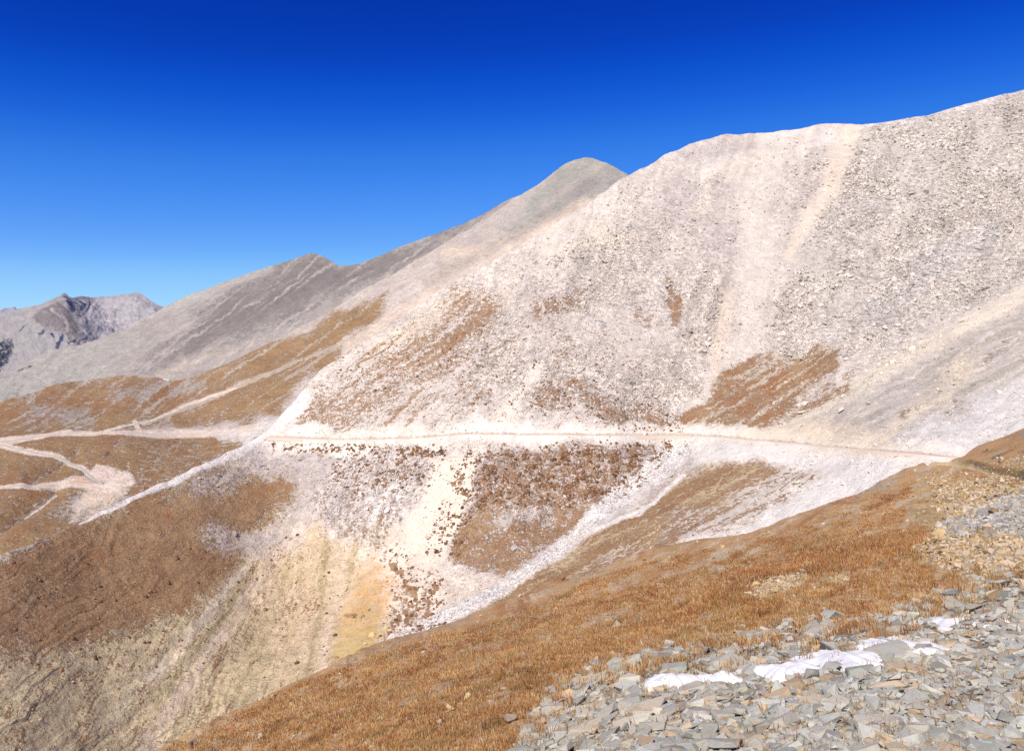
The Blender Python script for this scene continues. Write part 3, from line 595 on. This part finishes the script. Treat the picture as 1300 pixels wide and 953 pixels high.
# ------------------------------------------------------------------ build the land
SC = 1.0
mE = slope_mat('pale_scree', .95, (.43, .265, .14), (.30, .165, .085))
mD = slope_mat('valley_slope', 1.8, (.41, .25, .115), (.30, .17, .08))
mC = slope_mat('grey_scree', 3.2, (.3, .2, .1), (.25, .15, .08), bump=.6)
mB = slope_mat('far_rock', 7., (.3, .2, .1), (.25, .15, .08), bump=.7)
mH = slope_mat('meadow_ground', .16, (.66, .42, .20), (.50, .28, .115), bump=.6)
n_ = lambda x: int(x*SC)
mountain, GE = sheet('mountain', crestE, 1060, DE, -230, 1540, n_(1350), n_(760), mE, paintE, reliefE, back=500, extra_depth=benchE)
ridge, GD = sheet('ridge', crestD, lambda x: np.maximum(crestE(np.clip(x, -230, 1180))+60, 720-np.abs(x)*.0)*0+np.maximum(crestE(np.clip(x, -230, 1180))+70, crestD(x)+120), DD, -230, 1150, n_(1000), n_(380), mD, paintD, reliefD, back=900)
grey, GC = sheet('grey_mountain', crestC, lambda x: np.clip(crestC(x)+200, 0, 700), DC, -230, 880, n_(850), n_(260), mC, paintC, reliefC, back=1500)
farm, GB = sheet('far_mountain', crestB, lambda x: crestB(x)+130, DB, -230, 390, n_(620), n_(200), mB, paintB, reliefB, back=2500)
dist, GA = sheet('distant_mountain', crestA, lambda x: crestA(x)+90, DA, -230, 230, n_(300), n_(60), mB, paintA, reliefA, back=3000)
spur, GH = sheet('hillside', crestH, 1430, DH, 100, 1740, n_(1350), n_(640), mH, paintH, reliefH, back=120, vpow=1.3)

# ------------------------------------------------------------------ valley floor far below, reaching the horizon
g = NG('valley_turf'); g.t.links.new(g.mix(g.noise(400, 5), (.20, .15, .08), (.34, .27, .18)), g.b.inputs['Base Color'])
th = np.linspace(0, 2*math.pi, 97)[:-1]; R = np.array([0, 500, 2000, 8000, 40000.])
Pg = np.stack([np.stack([r*np.cos(th), r*np.sin(th), np.full(96, -560.)+60*np.sin(3*th)*(r > 400)], -1) for r in R]); idx = np.arange(5*96).reshape(5, 96)
Fg = np.stack([idx[:-1], idx[1:], np.roll(idx[1:], -1, 1), np.roll(idx[:-1], -1, 1)], -1).reshape(-1, 4)
struct(mesh_obj('valley_ground', Pg.reshape(-1, 3), Fg, g.m))

# ------------------------------------------------------------------ roads as graded beds
mroad = NG('road_dust'); 
mroad.t.links.new(mroad.mix(mroad.noise(1.2, 4), (.60, .48, .37), (.80, .67, .54)), mroad.b.inputs['Base Color']); mroad.bump(mroad.noise(.5, 4), .4, .2)
mroad2 = NG('ochre_road_dust'); 
mroad2.t.links.new(mroad2.mix(mroad2.noise(.8, 4), (.42, .30, .15), (.58, .43, .24)), mroad2.b.inputs['Base Color']); mroad2.bump(mroad2.noise(.3, 4), .4, .15)
def on_sheet(G, us, vs):
    nb = G['nb']; U, V, P = G['U'][nb:], G['V'][nb:], G['P'][nb:]
    ci = np.clip((us-U[0, 0])/(U[0, 1]-U[0, 0]), 0, U.shape[1]-1.001); c0 = ci.astype(int); r = np.empty((len(us), 3))
    for i in range(len(us)):
        q = 0
        for cc_, wt in ((c0[i], 1-ci[i]+c0[i]), (c0[i]+1, ci[i]-c0[i])):
            q = q+wt*np.array([np.interp(vs[i], V[:, cc_], P[:, cc_, k]) for k in range(3)])
        r[i] = q
    return r
mroad3 = NG('track_dust'); mroad3.t.links.new(mroad3.mix(mroad3.noise(1.5, 4), (.50, .43, .36), (.62, .52, .43)), mroad3.b.inputs['Base Color'])
def road(pts, G, half, mat, off, extra=None):
    f = curve(pts); us = np.linspace(pts[0][0], pts[-1][0], 400); vs = f(us)
    P = on_sheet(G, us, vs); ker = np.hanning(13); ker /= ker.sum()
    P = np.stack([np.convolve(np.pad(P[:, k], 6, 'edge'), ker, 'valid') for k in range(3)], 1); T = np.gradient(P, axis=0); T[:, 2] = 0; T /= np.linalg.norm(T, axis=1)[:, None]
    S = np.cross(T, [0, 0, 1.]); j = (.12*half*fbm(us/9, us*0+3, oct=3))[:, None]
    rows = [P+S*(half*a+(j if abs(a) > .8 else 0))+np.array([0, 0, off-(3.5 if abs(a) > 2 else 0)+(-.12 if abs(a) == .45 else 0)]) for a in (-2.1, -1, -.45, 0, .45, 1, 2.1)]
    return struct(mesh_obj('road', np.stack(rows).reshape(-1, 3), grid_faces(7, 400), mat.m))
road([(u, float(ROAD(u))) for u in (335, 400, 500, 600, 700, 800, 900, 1000, 1100, 1200, 1230)], GE, 2.6, mroad, .35)
road([(-60, 574), (0, 564), (60, 556), (130, 552), (200, 550), (270, 548), (335, 546)], GD, 1.7, mroad3, .45)
road([(0, 566), (40, 573), (80, 581), (100, 591), (112, 603), (130, 613)], GD, 1.7, mroad3, .45)
road([(-60, 620), (0, 617), (60, 613), (131, 613)], GD, 1.7, mroad3, .45)
road([(1176, 586.5), (1205, 586), (1240, 592), (1300, 604), (1540, 640)], GH, 1.7, mroad2, .12)

# ------------------------------------------------------------------ scattering
def hull_rock(n=14, flat=.45, seed=0, bevel=0.):
    r = random.Random(seed); bm = bmesh.new()
    for i in range(n):
        v = Vector([r.uniform(-1, 1) for _ in range(3)])
        q = max(abs(v.x), abs(v.y), abs(v.z)); v = v/q*r.uniform(.82, 1.0)       # blocky shell
        bm.verts.new((v.x*.95, v.y*(.6+.3*r.random()), v.z*flat))
    h = bmesh.ops.convex_hull(bm, input=bm.verts)
    bmesh.ops.delete(bm, geom=[x for x in h['geom_interior'] if isinstance(x, bmesh.types.BMVert)], context='VERTS')
    bmesh.ops.dissolve_limit(bm, angle_limit=math.radians(14), verts=bm.verts, edges=bm.edges)
    if bevel: bmesh.ops.bevel(bm, geom=list(bm.edges)+list(bm.verts), offset=bevel, segments=1, affect='EDGES', profile=.6)
    bmesh.ops.triangulate(bm, faces=bm.faces)
    bm.verts.ensure_lookup_table()
    V = np.array([v.co[:] for v in bm.verts]); Fc = np.array([[v.index for v in f.verts] for f in bm.faces]); bm.free()
    return V, Fc
protos = [hull_rock(9+i % 4, .5+.1*(i % 3), 100+i) for i in range(10)]
def rotmat(n, N, tilt):
    """random frames whose z leans to the surface normals N"""
    z = N+rng.normal(size=(n, 3))*tilt; z /= np.linalg.norm(z, axis=1)[:, None]
    a = rng.normal(size=(n, 3)); x = np.cross(a, z); x /= np.linalg.norm(x, axis=1)[:, None]; y = np.cross(z, x)
    return np.stack([x, y, z], -1)
def scatter(name, pos, N, size, colr, mat, tilt=.5, sink=.3, shapes=protos, smooth=False):
    Vs, Fs, Cs, o = [], [], [], 0; n = len(pos); which = rng.integers(0, len(shapes), n)
    for k, (pv, pf) in enumerate(shapes):
        s = which == k; m = s.sum()
        if not m: continue
        R_ = rotmat(m, N[s], tilt); sc = size[s][:, None, None]
        v = np.einsum('nij,kj->nki', R_, pv)*sc+pos[s][:, None]+(N[s]*size[s][:, None]*sink)[:, None]
        f = pf[None]+(np.arange(m)*len(pv))[:, None, None]+o
        Vs.append(v.reshape(-1, 3)); Fs.append(f.reshape(-1, pf.shape[1])); Cs.append(np.repeat(colr[s], len(pv), 0)); o += m*len(pv)
    return mesh_obj(name, np.concatenate(Vs), np.concatenate(Fs), mat, dict(base=np.concatenate(Cs)), smooth)
def pick(G, n, wfun):
    nb = G['nb']; U, V, P, N = (G[k][nb:] for k in 'UVPN')
    wt = np.clip(wfun(U, V, G['cols']['base'].reshape(G['U'].shape+(3,))[nb:], G['cols']['cover'].reshape(G['U'].shape+(3,))[nb:]), 0, None)
    cell = np.abs(np.gradient(V, axis=0)); wt = wt*cell; wt = wt.ravel()/wt.sum()
    i = rng.choice(wt.size, n, p=wt); c = G['cols']['base'].reshape(G['U'].shape+(3,))[nb:].reshape(-1, 3)[i]
    # jitter inside the cell
    r, q = np.divmod(i, U.shape[1]); r2 = np.clip(r+1, 0, U.shape[0]-1); q2 = np.clip(q+1, 0, U.shape[1]-1); a, b = rng.random((2, n, 1))
    Pp = P[r, q]+(P[r2, q]-P[r, q])*a+(P[r, q2]-P[r, q])*b
    return Pp, N[r, q], c, U[r, q], V[r, q]
inview = lambda U, V: (U > -30)*(U < 1330)*(V < 990)
mblock = vc_mat('scree_block', .7)
def CLUS(U, V):
    r = 0*U
    for q, ww in (([(1115, 165), (1175, 185), (1210, 175)], 12), ([(1160, 150), (1190, 146)], 4), ([(1050, 365), (1075, 340)], 12), ([(1270, 215), (1300, 240)], 12), ([(1090, 225), (1130, 240)], 9), ([(850, 360), (870, 375)], 5), ([(1180, 440), (1140, 455)], 5),
                  ([(905, 400), (915, 395)], 5), ([(1020, 350), (1045, 380)], 9), ([(870, 430), (900, 440)], 10), ([(780, 300), (700, 330)], 12)):
        r = r+3.5*stroke(U, V, q, ww, .9)*ss(-.2, .3, fbm(U/7, V/5))
    return r
p_, n2, c_, u_, v_ = pick(GE, 60000, lambda U, V, b, c: inview(U, V)*(V < crestH(np.clip(U, 100, 1500))+15)*ss(3, 16, V-crestE(np.clip(U, -230, 1540)))*(1-.93*ss(620, 680, V)*ss(520, 420, U))*(1-.8*c[..., 0])*(c[..., 1]**2*1.2+.10)*(.25+1.4*ss(-.25, .35, fbm(U/80, V/60, oct=3))+CLUS(U, V))*(1-ss(.3, .8, c[..., 0])*.6))
sz = np.exp(rng.normal(-.35, .55, len(p_)))*np.clip(p_[:, 1]/1000, .45, 1.3)*np.where(u_ > 980, 1.25, 1.); sz = np.clip(sz*(1+.35*np.clip(CLUS(u_, v_), 0, 2)), .3, 4.2)
cc = c_*rng.uniform(.75, 1.28, (len(p_), 1))
o = scatter('scree_boulders', p_, n2, sz, np.clip(cc, .05, .88), mblock, .6); o['kind'] = 'stuff'; o['label'] = 'pale blocks of scree strewn over the big slope'; o['category'] = 'scree'

# tussocks: low domes
def dome(seed):
    r = random.Random(seed); bm = bmesh.new(); bmesh.ops.create_icosphere(bm, subdivisions=1, radius=1)
    for v in bm.verts: v.co *= r.uniform(.75, 1.2); v.co.z *= .45
    bm.verts.ensure_lookup_table(); V = np.array([v.co[:] for v in bm.verts]); Fc = np.array([[v.index for v in f.verts] for f in bm.faces]); bm.free(); return V, Fc
domes = [dome(i) for i in range(6)]
mturf = vc_mat('turf_clump', .5, var=.8)
def clumpw(U, V, b, c):
    r = V-ROAD(U)
    w_ = 2.2*poly(U, V, [(600, 572), (870, 562), (800, 625), (740, 640), (640, 640), (590, 640), (560, 600)], 12)
    w_ += 3*stroke(U, V, [(340, 566), (560, 572)], 6)*(U > 345); w_ += 1.4*poly(U, V, [(430, 570), (560, 570), (540, 620), (420, 620)], 12)
    w_ += .8*poly(U, V, [(500, 700), (560, 740), (560, 800), (480, 820), (500, 760)], 12)+.05*poly(U, V, [(0, 700), (400, 680), (500, 860), (0, 860)], 20)
    w_ += 1.3*stroke(U, V, [(690, 500), (790, 530), (850, 540)], 14)+1.0*stroke(U, V, [(690, 395), (740, 380)], 12)+.8*stroke(U, V, [(450, 470), (600, 440)], 25)+.7*poly(U, V, [(560, 440), (800, 430), (850, 540), (600, 520)], 20)
    w_ += 1.5*poly(U, V, [(560, 640), (600, 640), (580, 700), (540, 700)], 8)
    return w_*ss(-.25, .3, fbm(U/14, V/10, oct=3))*inview(U, V)*(np.abs(r) > 6)*(V < crestH(np.clip(U, 100, 1500)))
p_, n2, c_, u_, v_ = pick(GE, 9000, clumpw)
cc = np.where(rng.random((len(p_), 1)) < .6, np.array([.19, .10, .055]), np.array([.30, .165, .08]))*rng.uniform(.65, 1.5, (len(p_), 1)); sz = np.clip(np.exp(rng.normal(-.45, .55, len(p_))), .25, 2.0)*np.where(v_ > 560, 1.0, .8)
o = scatter('turf_clumps', p_, n2, sz, cc, mturf, .2, .05, domes, True); o['kind'] = 'stuff'; o['label'] = 'dark brown turf clumps below the road cut'; o['category'] = 'turf'

# far wood at the left edge
def conew(): 
    V = [(0, 0, 2.2)]+[(math.cos(a)*.55, math.sin(a)*.55, 0) for a in np.linspace(0, 2*math.pi, 6)[:-1]]
    return np.array(V), np.array([[0, i+1, (i+1) % 5+1] for i in range(5)])
p_, n2, c_, u_, v_ = pick(GB, 3500, lambda U, V, b, c: poly(U+5*fbm(U/6, V/6), V+5*fbm(U/6+4, V/6), [(-60, 440), (0, 436), (19, 437), (18, 455), (14, 470), (0, 480), (-60, 500)], 2)*ss(-.25, .2, fbm(U/2.5, V/2.5)))
o = scatter('distant_forest', p_, np.tile([0, 0, 1.], (len(p_), 1)), rng.uniform(2, 4.5, len(p_)), np.array([.014, .022, .05])*rng.uniform(.6, 1.6, (len(p_), 1)), mturf, .03, 0., [conew()])
o['kind'] = 'stuff'; o['label'] = 'dark conifer wood far off at the left edge'; o['category'] = 'forest'

# gravel and stones on the spur
mst = vc_mat('spur_stone', .12)
def grw(U, V, b, c):
    a = poly(U, V, [(1180, 605), (1330, 605), (1330, 740), (1230, 745), (1170, 700), (1200, 665)], 10)*1.0
    a += 1.6*poly(U, V, [(1190, 668), (1240, 645), (1330, 612), (1330, 690), (1250, 680), (1220, 690)], 8)
    a += .8*stroke(U, V, [(955, 755), (1020, 738)], 5)+.8*stroke(U, V, [(1030, 748), (1075, 738)], 4)+.5*poly(U, V, [(1240, 590), (1330, 570), (1330, 603)], 4)
    return (a+.004+.015*ss(.5, .1, c[..., 0]))*inview(U, V)*(V < ROCKEDGE(U)+4)
p_, n2, c_, u_, v_ = pick(GH, 30000, grw)
grey = poly(u_, v_, [(1190, 668), (1240, 645), (1330, 612), (1330, 690), (1250, 680), (1220, 690)], 8)
k = rng.random((len(p_), 1))
cc = np.where(k < grey[:, None]*.85, np.array([.47, .43, .37]), np.where(rng.random((len(p_), 1)) < .5, np.array([.52, .37, .19]), np.array([.58, .46, .32])))*rng.uniform(.6, 1.3, (len(p_), 1))
sz = np.clip(np.exp(rng.normal(-2.65, .5, len(p_))), .03, .4)*np.clip(p_[:, 1]/45, .7, 2.2)
o = scatter('gravel', p_, n2, sz, cc, mst, .5); o['kind'] = 'stuff'; o['label'] = 'ochre and grey gravel on the near slope'; o['category'] = 'gravel'

# ------------------------------------------------------------------ dry grass
def grass(n, wfun, hmul, name, label):
    P, N, c, U, V = pick(GH, n, wfun); hmul = hmul*(1+.9*stroke(U, V, [(1180, 690), (1120, 702), (1040, 722), (940, 750), (880, 770)], 11, .9)); hmul = np.repeat(hmul, 7)
    nb = 7; k = n*nb
    P = np.repeat(P, nb, 0); Yd = P[:, 1]; sp = np.repeat(rng.uniform(.05, .16, n), nb)*np.clip(Yd/25, .8, 3)
    P = P+np.c_[rng.normal(size=(k, 2))*sp[:, None], np.zeros(k)]
    h = np.repeat(rng.uniform(.4, 1.0, n)*(.55+.8*ss(-.3, .3, fbm(U/22, V/9, oct=3))), nb)*rng.uniform(.6, 1.2, k)*hmul*np.clip(Yd/30, .85, 1.35)
    lean = rng.normal(size=(k, 2))*.32+np.array([-.12, 0]); wd = np.clip(Yd*.00042, .004, .05)*rng.uniform(.7, 1.4, k)
    a = rng.uniform(0, math.pi, k); dx = np.c_[np.cos(a), np.sin(a)*.5, np.zeros(k)]*wd[:, None]
    tip = P+np.c_[lean*h[:, None], h]; mid = P+np.c_[lean*h[:, None]*.35, h*.55]; base = P-np.array([0, 0, .04])
    V_ = np.stack([base-dx, base+dx, mid+dx*.8, mid-dx*.8, tip], 1).reshape(-1, 3)
    i = np.arange(k)*5; Fq = np.concatenate([np.c_[i, i+1, i+2], np.c_[i, i+2, i+3], np.c_[i+3, i+2, i+4]])
    pal = np.array([(.68, .42, .19), (.56, .29, .11), (.40, .155, .06), (.72, .50, .27), (.46, .33, .10), (.74, .57, .36)])
    rr = streak(U, V, -22, 110, 12, 77)
    red = stroke(U, V, [(1180, 690), (1120, 702), (1040, 722), (940, 750), (850, 790)], 12, .9)+1.1*ss(.0, .3, rr)
    wts = np.stack([np.ones(n), .9+red*.9, .25+red*2.2, .5+0*red, .25+0*red+.9*stroke(U, V, [(960, 770), (900, 790)], 22, .9), .2+.5*ss(-5, 12, V-ROCKEDGE(U)+8)], 1); wts /= wts.sum(1, keepdims=True)
    ci = (rng.random((n, 1)) > np.cumsum(wts, 1)).sum(1).clip(0, 5)
    band = streak(U, V, -21, 190, 9, 78)[:, None]; cb = np.repeat(pal[ci]*rng.uniform(.75, 1.2, (n, 1))*np.clip(1+.7*band, .6, 1.4), nb, 0)*rng.uniform(.8, 1.2, (k, 1))
    C = np.stack([cb*.6, cb*.6, cb, cb, cb*1.15], 1).reshape(-1, 3)
    o = mesh_obj(name, V_, Fq, mgrass, dict(base=np.clip(C, 0, .85)), False); o['kind'] = 'stuff'; o['label'] = label; o['category'] = 'grass'
g = NG('dry_grass', .8); g.t.links.new(g.attr('base'), g.b.inputs['Base Color'])
tr = g.n('ShaderNodeBsdfTranslucent', 0, Color=g.attr('base')); mx = g.n('ShaderNodeMixShader', 0, Fac=.3)
g.t.links.new(g.b.outputs[0], mx.node.inputs[1]); g.t.links.new(tr, mx.node.inputs[2]); g.t.links.new(mx, g.o.inputs[0]); mgrass = g.m
patch = lambda U, V: .15+ss(-.25, .3, fbm(U/26, V/12, oct=3))+1.2*stroke(U, V, [(1180, 690), (1120, 702), (1040, 722), (940, 750)], 10, .8)
grass(80000, lambda U, V, b, c: inview(U, V)*(V < ROCKEDGE(U)+2)*(V > crestH(U)+14)*ss(.2, .6, c[..., 0])*patch(U, V)*ss(1230, 1150, U+(V-640)*-.4), .13, 'grass', 'dry orange brown grass covering the near slope')
grass(4200, lambda U, V, b, c: inview(U, V)*(V > ROCKEDGE(U)-4)*(np.exp(-np.abs(V-ROCKEDGE(U)-6)/14)*ss(-.1, .25, fbm(U/18, V/12, oct=2))+.006), .26, 'grass', 'straw tufts growing among the edge rocks')

# ------------------------------------------------------------------ rocks of the embankment
def rock_mat(name, cols_):
    g = NG(name, .85); info = g.t.nodes.new('ShaderNodeObjectInfo'); rnd = info.outputs['Random']
    rp = g.t.nodes.new('ShaderNodeValToRGB'); rp.color_ramp.interpolation = 'LINEAR'; e = rp.color_ramp.elements
    while len(e) < len(cols_): e.new(.5)
    for i, c in enumerate(cols_): e[i].position = i/(len(cols_)-1); e[i].color = (*c, 1)
    g.t.links.new(rnd, rp.inputs[0])
    n1 = g.noise(.25, 5, .7); n2_ = g.noise(.05, 4, .75); n3 = g.noise(.6, 3)
    c = g.mix(g.maprange(n1, .52, .68), rp.outputs[0], (.56, .44, .28)); c = g.mix(g.m_('MULTIPLY', g.maprange(n3, .6, .7), .6), c, (.50, .27, .11))
    f = g.m_('ADD', .78, g.m_('MULTIPLY', n2_, .42)); c = g.mix(1., c, g.n('ShaderNodeCombineColor', 0, Red=f, Green=f, Blue=f), 'MULTIPLY')
    g.t.links.new(c, g.b.inputs['Base Color']); g.bump(g.m_('ADD', g.m_('MULTIPLY', n2_, .5), g.m_('MULTIPLY', n1, 2.)), .45, .03); return g.m
mrock = rock_mat('slate_rock', [(.46, .48, .40), (.37, .395, .33), (.56, .52, .42), (.45, .45, .39), (.60, .51, .38), (.51, .49, .42), (.34, .34, .30)])
mtan = rock_mat('tan_rock', [(.55, .44, .30), (.60, .50, .36), (.52, .40, .26)])
mwhite = rock_mat('pale_rock', [(.66, .60, .55), (.72, .68, .64)])
def rock_mesh(seed, flat, n=18):
    n += 8
    V, Fc = hull_rock(n, flat*.85, seed, .03); me = bpy.data.meshes.new('rock'); me.from_pydata(V.tolist(), [], Fc.tolist()); me.materials.append(mrock); return me
rmeshes = [rock_mesh(200+i, (.28, .36, .22, .45, .55, .3)[i % 6], 12+i % 9) for i in range(24)]
tans = []
for m in rmeshes[:8]: q = m.copy(); q.materials.clear(); q.materials.append(mtan); tans.append(q)
def ray_ground(u, v):
    return world(np.array(u, float), np.array(v, float), DH(np.array([u], float), np.array([v], float))[0])
def normalH(u, v):
    e = 3.; a = ray_ground(u, v); b = ray_ground(u+e, v); c = ray_ground(u, v+e); n = np.cross(b-a, a-c); n /= np.linalg.norm(n); return n if n[2] > 0 else -n
def put_rock(me, u, v, size, tilt, sink=.1, name='rock', aim=None):
    p = ray_ground(u, v); n = Vector(normalH(u, v)); n = (n+Vector([random.gauss(0, tilt) for _ in range(3)])).normalized()
    q = n.to_track_quat('Z', 'Y')@Euler((0, 0, random.uniform(0, 6.28) if aim is None else aim)).to_quaternion()
    o = bpy.data.objects.new(name, me); col.objects.link(o); o.rotation_mode = 'QUATERNION'; o.rotation_quaternion = q
    o.location = Vector(p)+n*size*sink; o.scale = (size,)*3; return o
# a carpet of smaller stones first (uncountable), then the 280 blocks that show largest
def rw(U, V, b, c):
    m = (U > 300)*(U < 1700)*(V < 1180)*(V > ROCKEDGE(U)-3)*1.
    for a in ((1140, 815, 28, 8), (1064, 831, 40, 7), (1004, 846, 20, 8), (1205, 788, 28, 9), (856, 861, 34, 5), (915, 858, 10, 6)): m = m*(1-.7*(((U-a[0])/a[2])**2+((V-a[1])/a[3])**2 < 1))
    return m
p_, n2, c_, u_, v_ = pick(GH, 26000, rw)
k = rng.random((len(p_), 1)); cc = np.where(k < .72, np.array([.47, .455, .39]), np.where(k < .9, np.array([.50, .46, .37]), np.array([.56, .42, .27])))*rng.uniform(.7, 1.25, (len(p_), 1))
sz = np.clip(np.exp(rng.normal(-2.45, .5, len(p_))), .03, .30)*np.clip(p_[:, 1]/16, .75, 1.8)
small = [hull_rock(10+i % 5, (.3, .42, .55)[i % 3], 300+i) for i in range(12)]
o = scatter('rubble', p_, n2, sz, cc, vc_mat('slate_rubble', .07, var=.6), .24, .08, small); o['kind'] = 'stuff'; o['label'] = 'small grey green stones packed between the blocks'; o['category'] = 'rubble'
SNOW = [  # chart half sizes, then place, half axes in metres, turn, seed, label
    (34, 10, 1140, 815, .56, 1.1, .1, 1, 'broad snow patch in the middle of the rock embankment'),
    (48, 10, 1064, 832, .80, 1.1, .1, 2, 'long snow patch left of the tilted grey slab'),
    (26, 10, 1002, 846, .42, .8, .3, 3, 'ragged snow patch joining the long snow patch at its left end'),
    (34, 12, 1205, 787, .62, 1.5, .2, 4, 'highest snow patch beside the straw tufts'),
    (14, 5, 1257, 783, .24, .5, .1, 5, 'small faint snow patch rightmost of all'),
    (38, 7, 856, 858, .55, .6, .0, 6, 'leftmost snow strip lying along the grass edge rocks'),
    (14, 8, 915, 856, .24, .6, .3, 7, 'small snow patch touching the right end of the leftmost strip')]
def snowy(u, v, k=.85): return any(((u-a[2])/a[0])**2+((v-a[3])/a[1])**2 < k for a in SNOW)
pool = []
while len(pool) < 268:
    u = random.uniform(560, 1325); e = float(ROCKEDGE(u)); v = random.uniform(e-2, 985)
    y = float(DH(np.array([u]), np.array([v]))[0]); s = random.choice((.15, .18, .22, .27, .38))*random.uniform(.85, 1.15)*min(max(y/14, .8), 1.5)
    if snowy(u, v): continue
    if all((u-a)**2+((v-b)*1.7)**2 > (.50*(s/y+s2)*F)**2 for a, b, s2 in pool): pool.append((u, v, s/y))
    elif random.random() < .004: pool.append((u, v, s/y))
for i, (u, v, sy) in enumerate(pool):
    y = float(DH(np.array([u]), np.array([v]))[0]); edge = v-float(ROCKEDGE(u)) < 22
    me = random.choice(tans if random.random() < .14 else rmeshes)
    o = put_rock(me, u, v, sy*y, .24 if edge else .13, .10)
    if me in tans: o['label'] = 'tan brown angular block in the embankment of grey rocks'; o['group'] = 'tan blocks of the embankment'
    elif edge: o['label'] = 'grey rock in the upper edge of the embankment beside the grass'; o['group'] = 'rocks along the grass edge'
    else: o['label'] = 'grey green slate block lying within the rock embankment'; o['group'] = 'slate blocks of the embankment'
    o['category'] = 'rock'
# blocks that stand out
for nm, me, u, v, size, tilt, sk, lab in (
        ('rock', tans[3], 832, 838, .40, .2, .35, 'tan rock at the grass edge just above the leftmost snow strip'),
        ('rock', rmeshes[9], 787, 853, .42, .15, .3, 'grey edge rock close left of the leftmost snow strip'),
        ('rock', rmeshes[2], 760, 862, .38, .15, .2, 'low flat grey rock at the left end of the rocks'),
        ('rock', rmeshes[4], 968, 820, .48, .1, .3, 'large grey rock at the grass edge above the long snow patch'),
        ('rock', tans[1], 928, 832, .50, .1, .2, 'long pale speckled rock lying at the grass edge'),
        ('rock', rmeshes[7], 862, 853, .36, .1, .3, 'grey rock at the right end of the leftmost snow strip'),
        ('rock', rmeshes[10], 1050, 790, .40, .1, .3, 'single blocky grey stone just above the middle snow patch'),
        ('rock', rmeshes[0], 1130, 838, .62, .1, .3, 'big tilted grey slab right of the long snow patch'),
        ('rock', tans[5], 1200, 826, .42, .1, .3, 'square tan block among the slates below the upper snow patch'),
        ('rock', rmeshes[6], 1297, 752, .62, .1, .3, 'large grey slab near the right edge beside a tan stone'),
        ('rock', tans[7], 1275, 757, .42, .1, .3, 'tan stone near the right edge beside a large grey slab'),
        ('rock', rmeshes[11], 1273, 722, .5, .1, .2, 'pale rock in the ochre gravel near the right edge')):
    o = put_rock(me, u, v, size*.8, tilt, sk, nm, aim=0.2); o['label'] = lab; o['category'] = 'rock'
wm = rock_mesh(401, .6); wm.materials.clear(); wm.materials.append(mwhite)
for u, v, s, lab in ((1094, 662, .36, 'small white stone alone in the brown grass of the slope'), (797, 817, .22, 'white pointed stone in the grass left of the rocks'), (1107, 657, .2, 'tiny pale stone right of the lone white stone')):
    o = put_rock(wm, u, v, s*float(DH(np.array([u*1.]), np.array([v*1.]))[0])/ (60 if v < 700 else 24), .1, .3); o['label'] = lab; o['category'] = 'stone'

# ------------------------------------------------------------------ snow
g = NG('old_snow', .5); g.t.links.new(g.mix(g.noise(.2, 4), (.86, .84, .80), (.93, .91, .87)), g.b.inputs['Base Color']); g.bump(g.noise(.12, 4), .35, .03)
g.b.inputs['Subsurface Weight'].default_value = 0.0; msnow = g.m
def snow(u, v, a, b, rot, seed, lab, lift=.14):
    """drift lying on the rocks: half axes a, b in metres on the ground"""
    y0 = float(DH(np.array([u*1.]), np.array([v*1.]))[0]); c = ray_ground(u, v+.21*F/y0); n = normalH(u, v); c = c+np.array(n)*.17; a, b = a*1.05, b*1.05; x = np.cross([0, 1, 0], n); x /= np.linalg.norm(x); y = np.cross(n, x); n = np.array(n)
    cr, sr = math.cos(rot), math.sin(rot); x, y = x*cr+y*sr, -x*sr+y*cr
    nr, na = 14, 72; th = np.linspace(0, 2*math.pi, na, endpoint=False); rr = np.linspace(0, 1, nr)
    lob = 1+.7*fbm(np.cos(th)*1.8+seed, np.sin(th)*1.8, oct=3)+.35*fbm(np.cos(th)*5+seed, np.sin(th)*5, oct=2)
    A, B = np.meshgrid(rr, th, indexing='ij'); L = lob[None]
    px_, py_ = A*np.cos(B)*a*L, A*np.sin(B)*b*L; h = lift*(.35-A**2)+.11*fbm(px_*3+seed, py_*2.2, oct=3)-.2*(A == 1)
    P = c+px_[..., None]*x+py_[..., None]*y+h[..., None]*n
    i = np.arange(nr*na).reshape(nr, na); Fq = np.stack([i[:-1], i[1:], np.roll(i[1:], -1, 1), np.roll(i[:-1], -1, 1)], -1).reshape(-1, 4)
    o = mesh_obj('snow_patch', P.reshape(-1, 3)-c, Fq, msnow); o.location = c; o['label'] = lab; o['category'] = 'snow'; o['group'] = 'snow patches on the rocks'
for a in SNOW: snow(*a[2:])
print('built', len(bpy.data.objects))
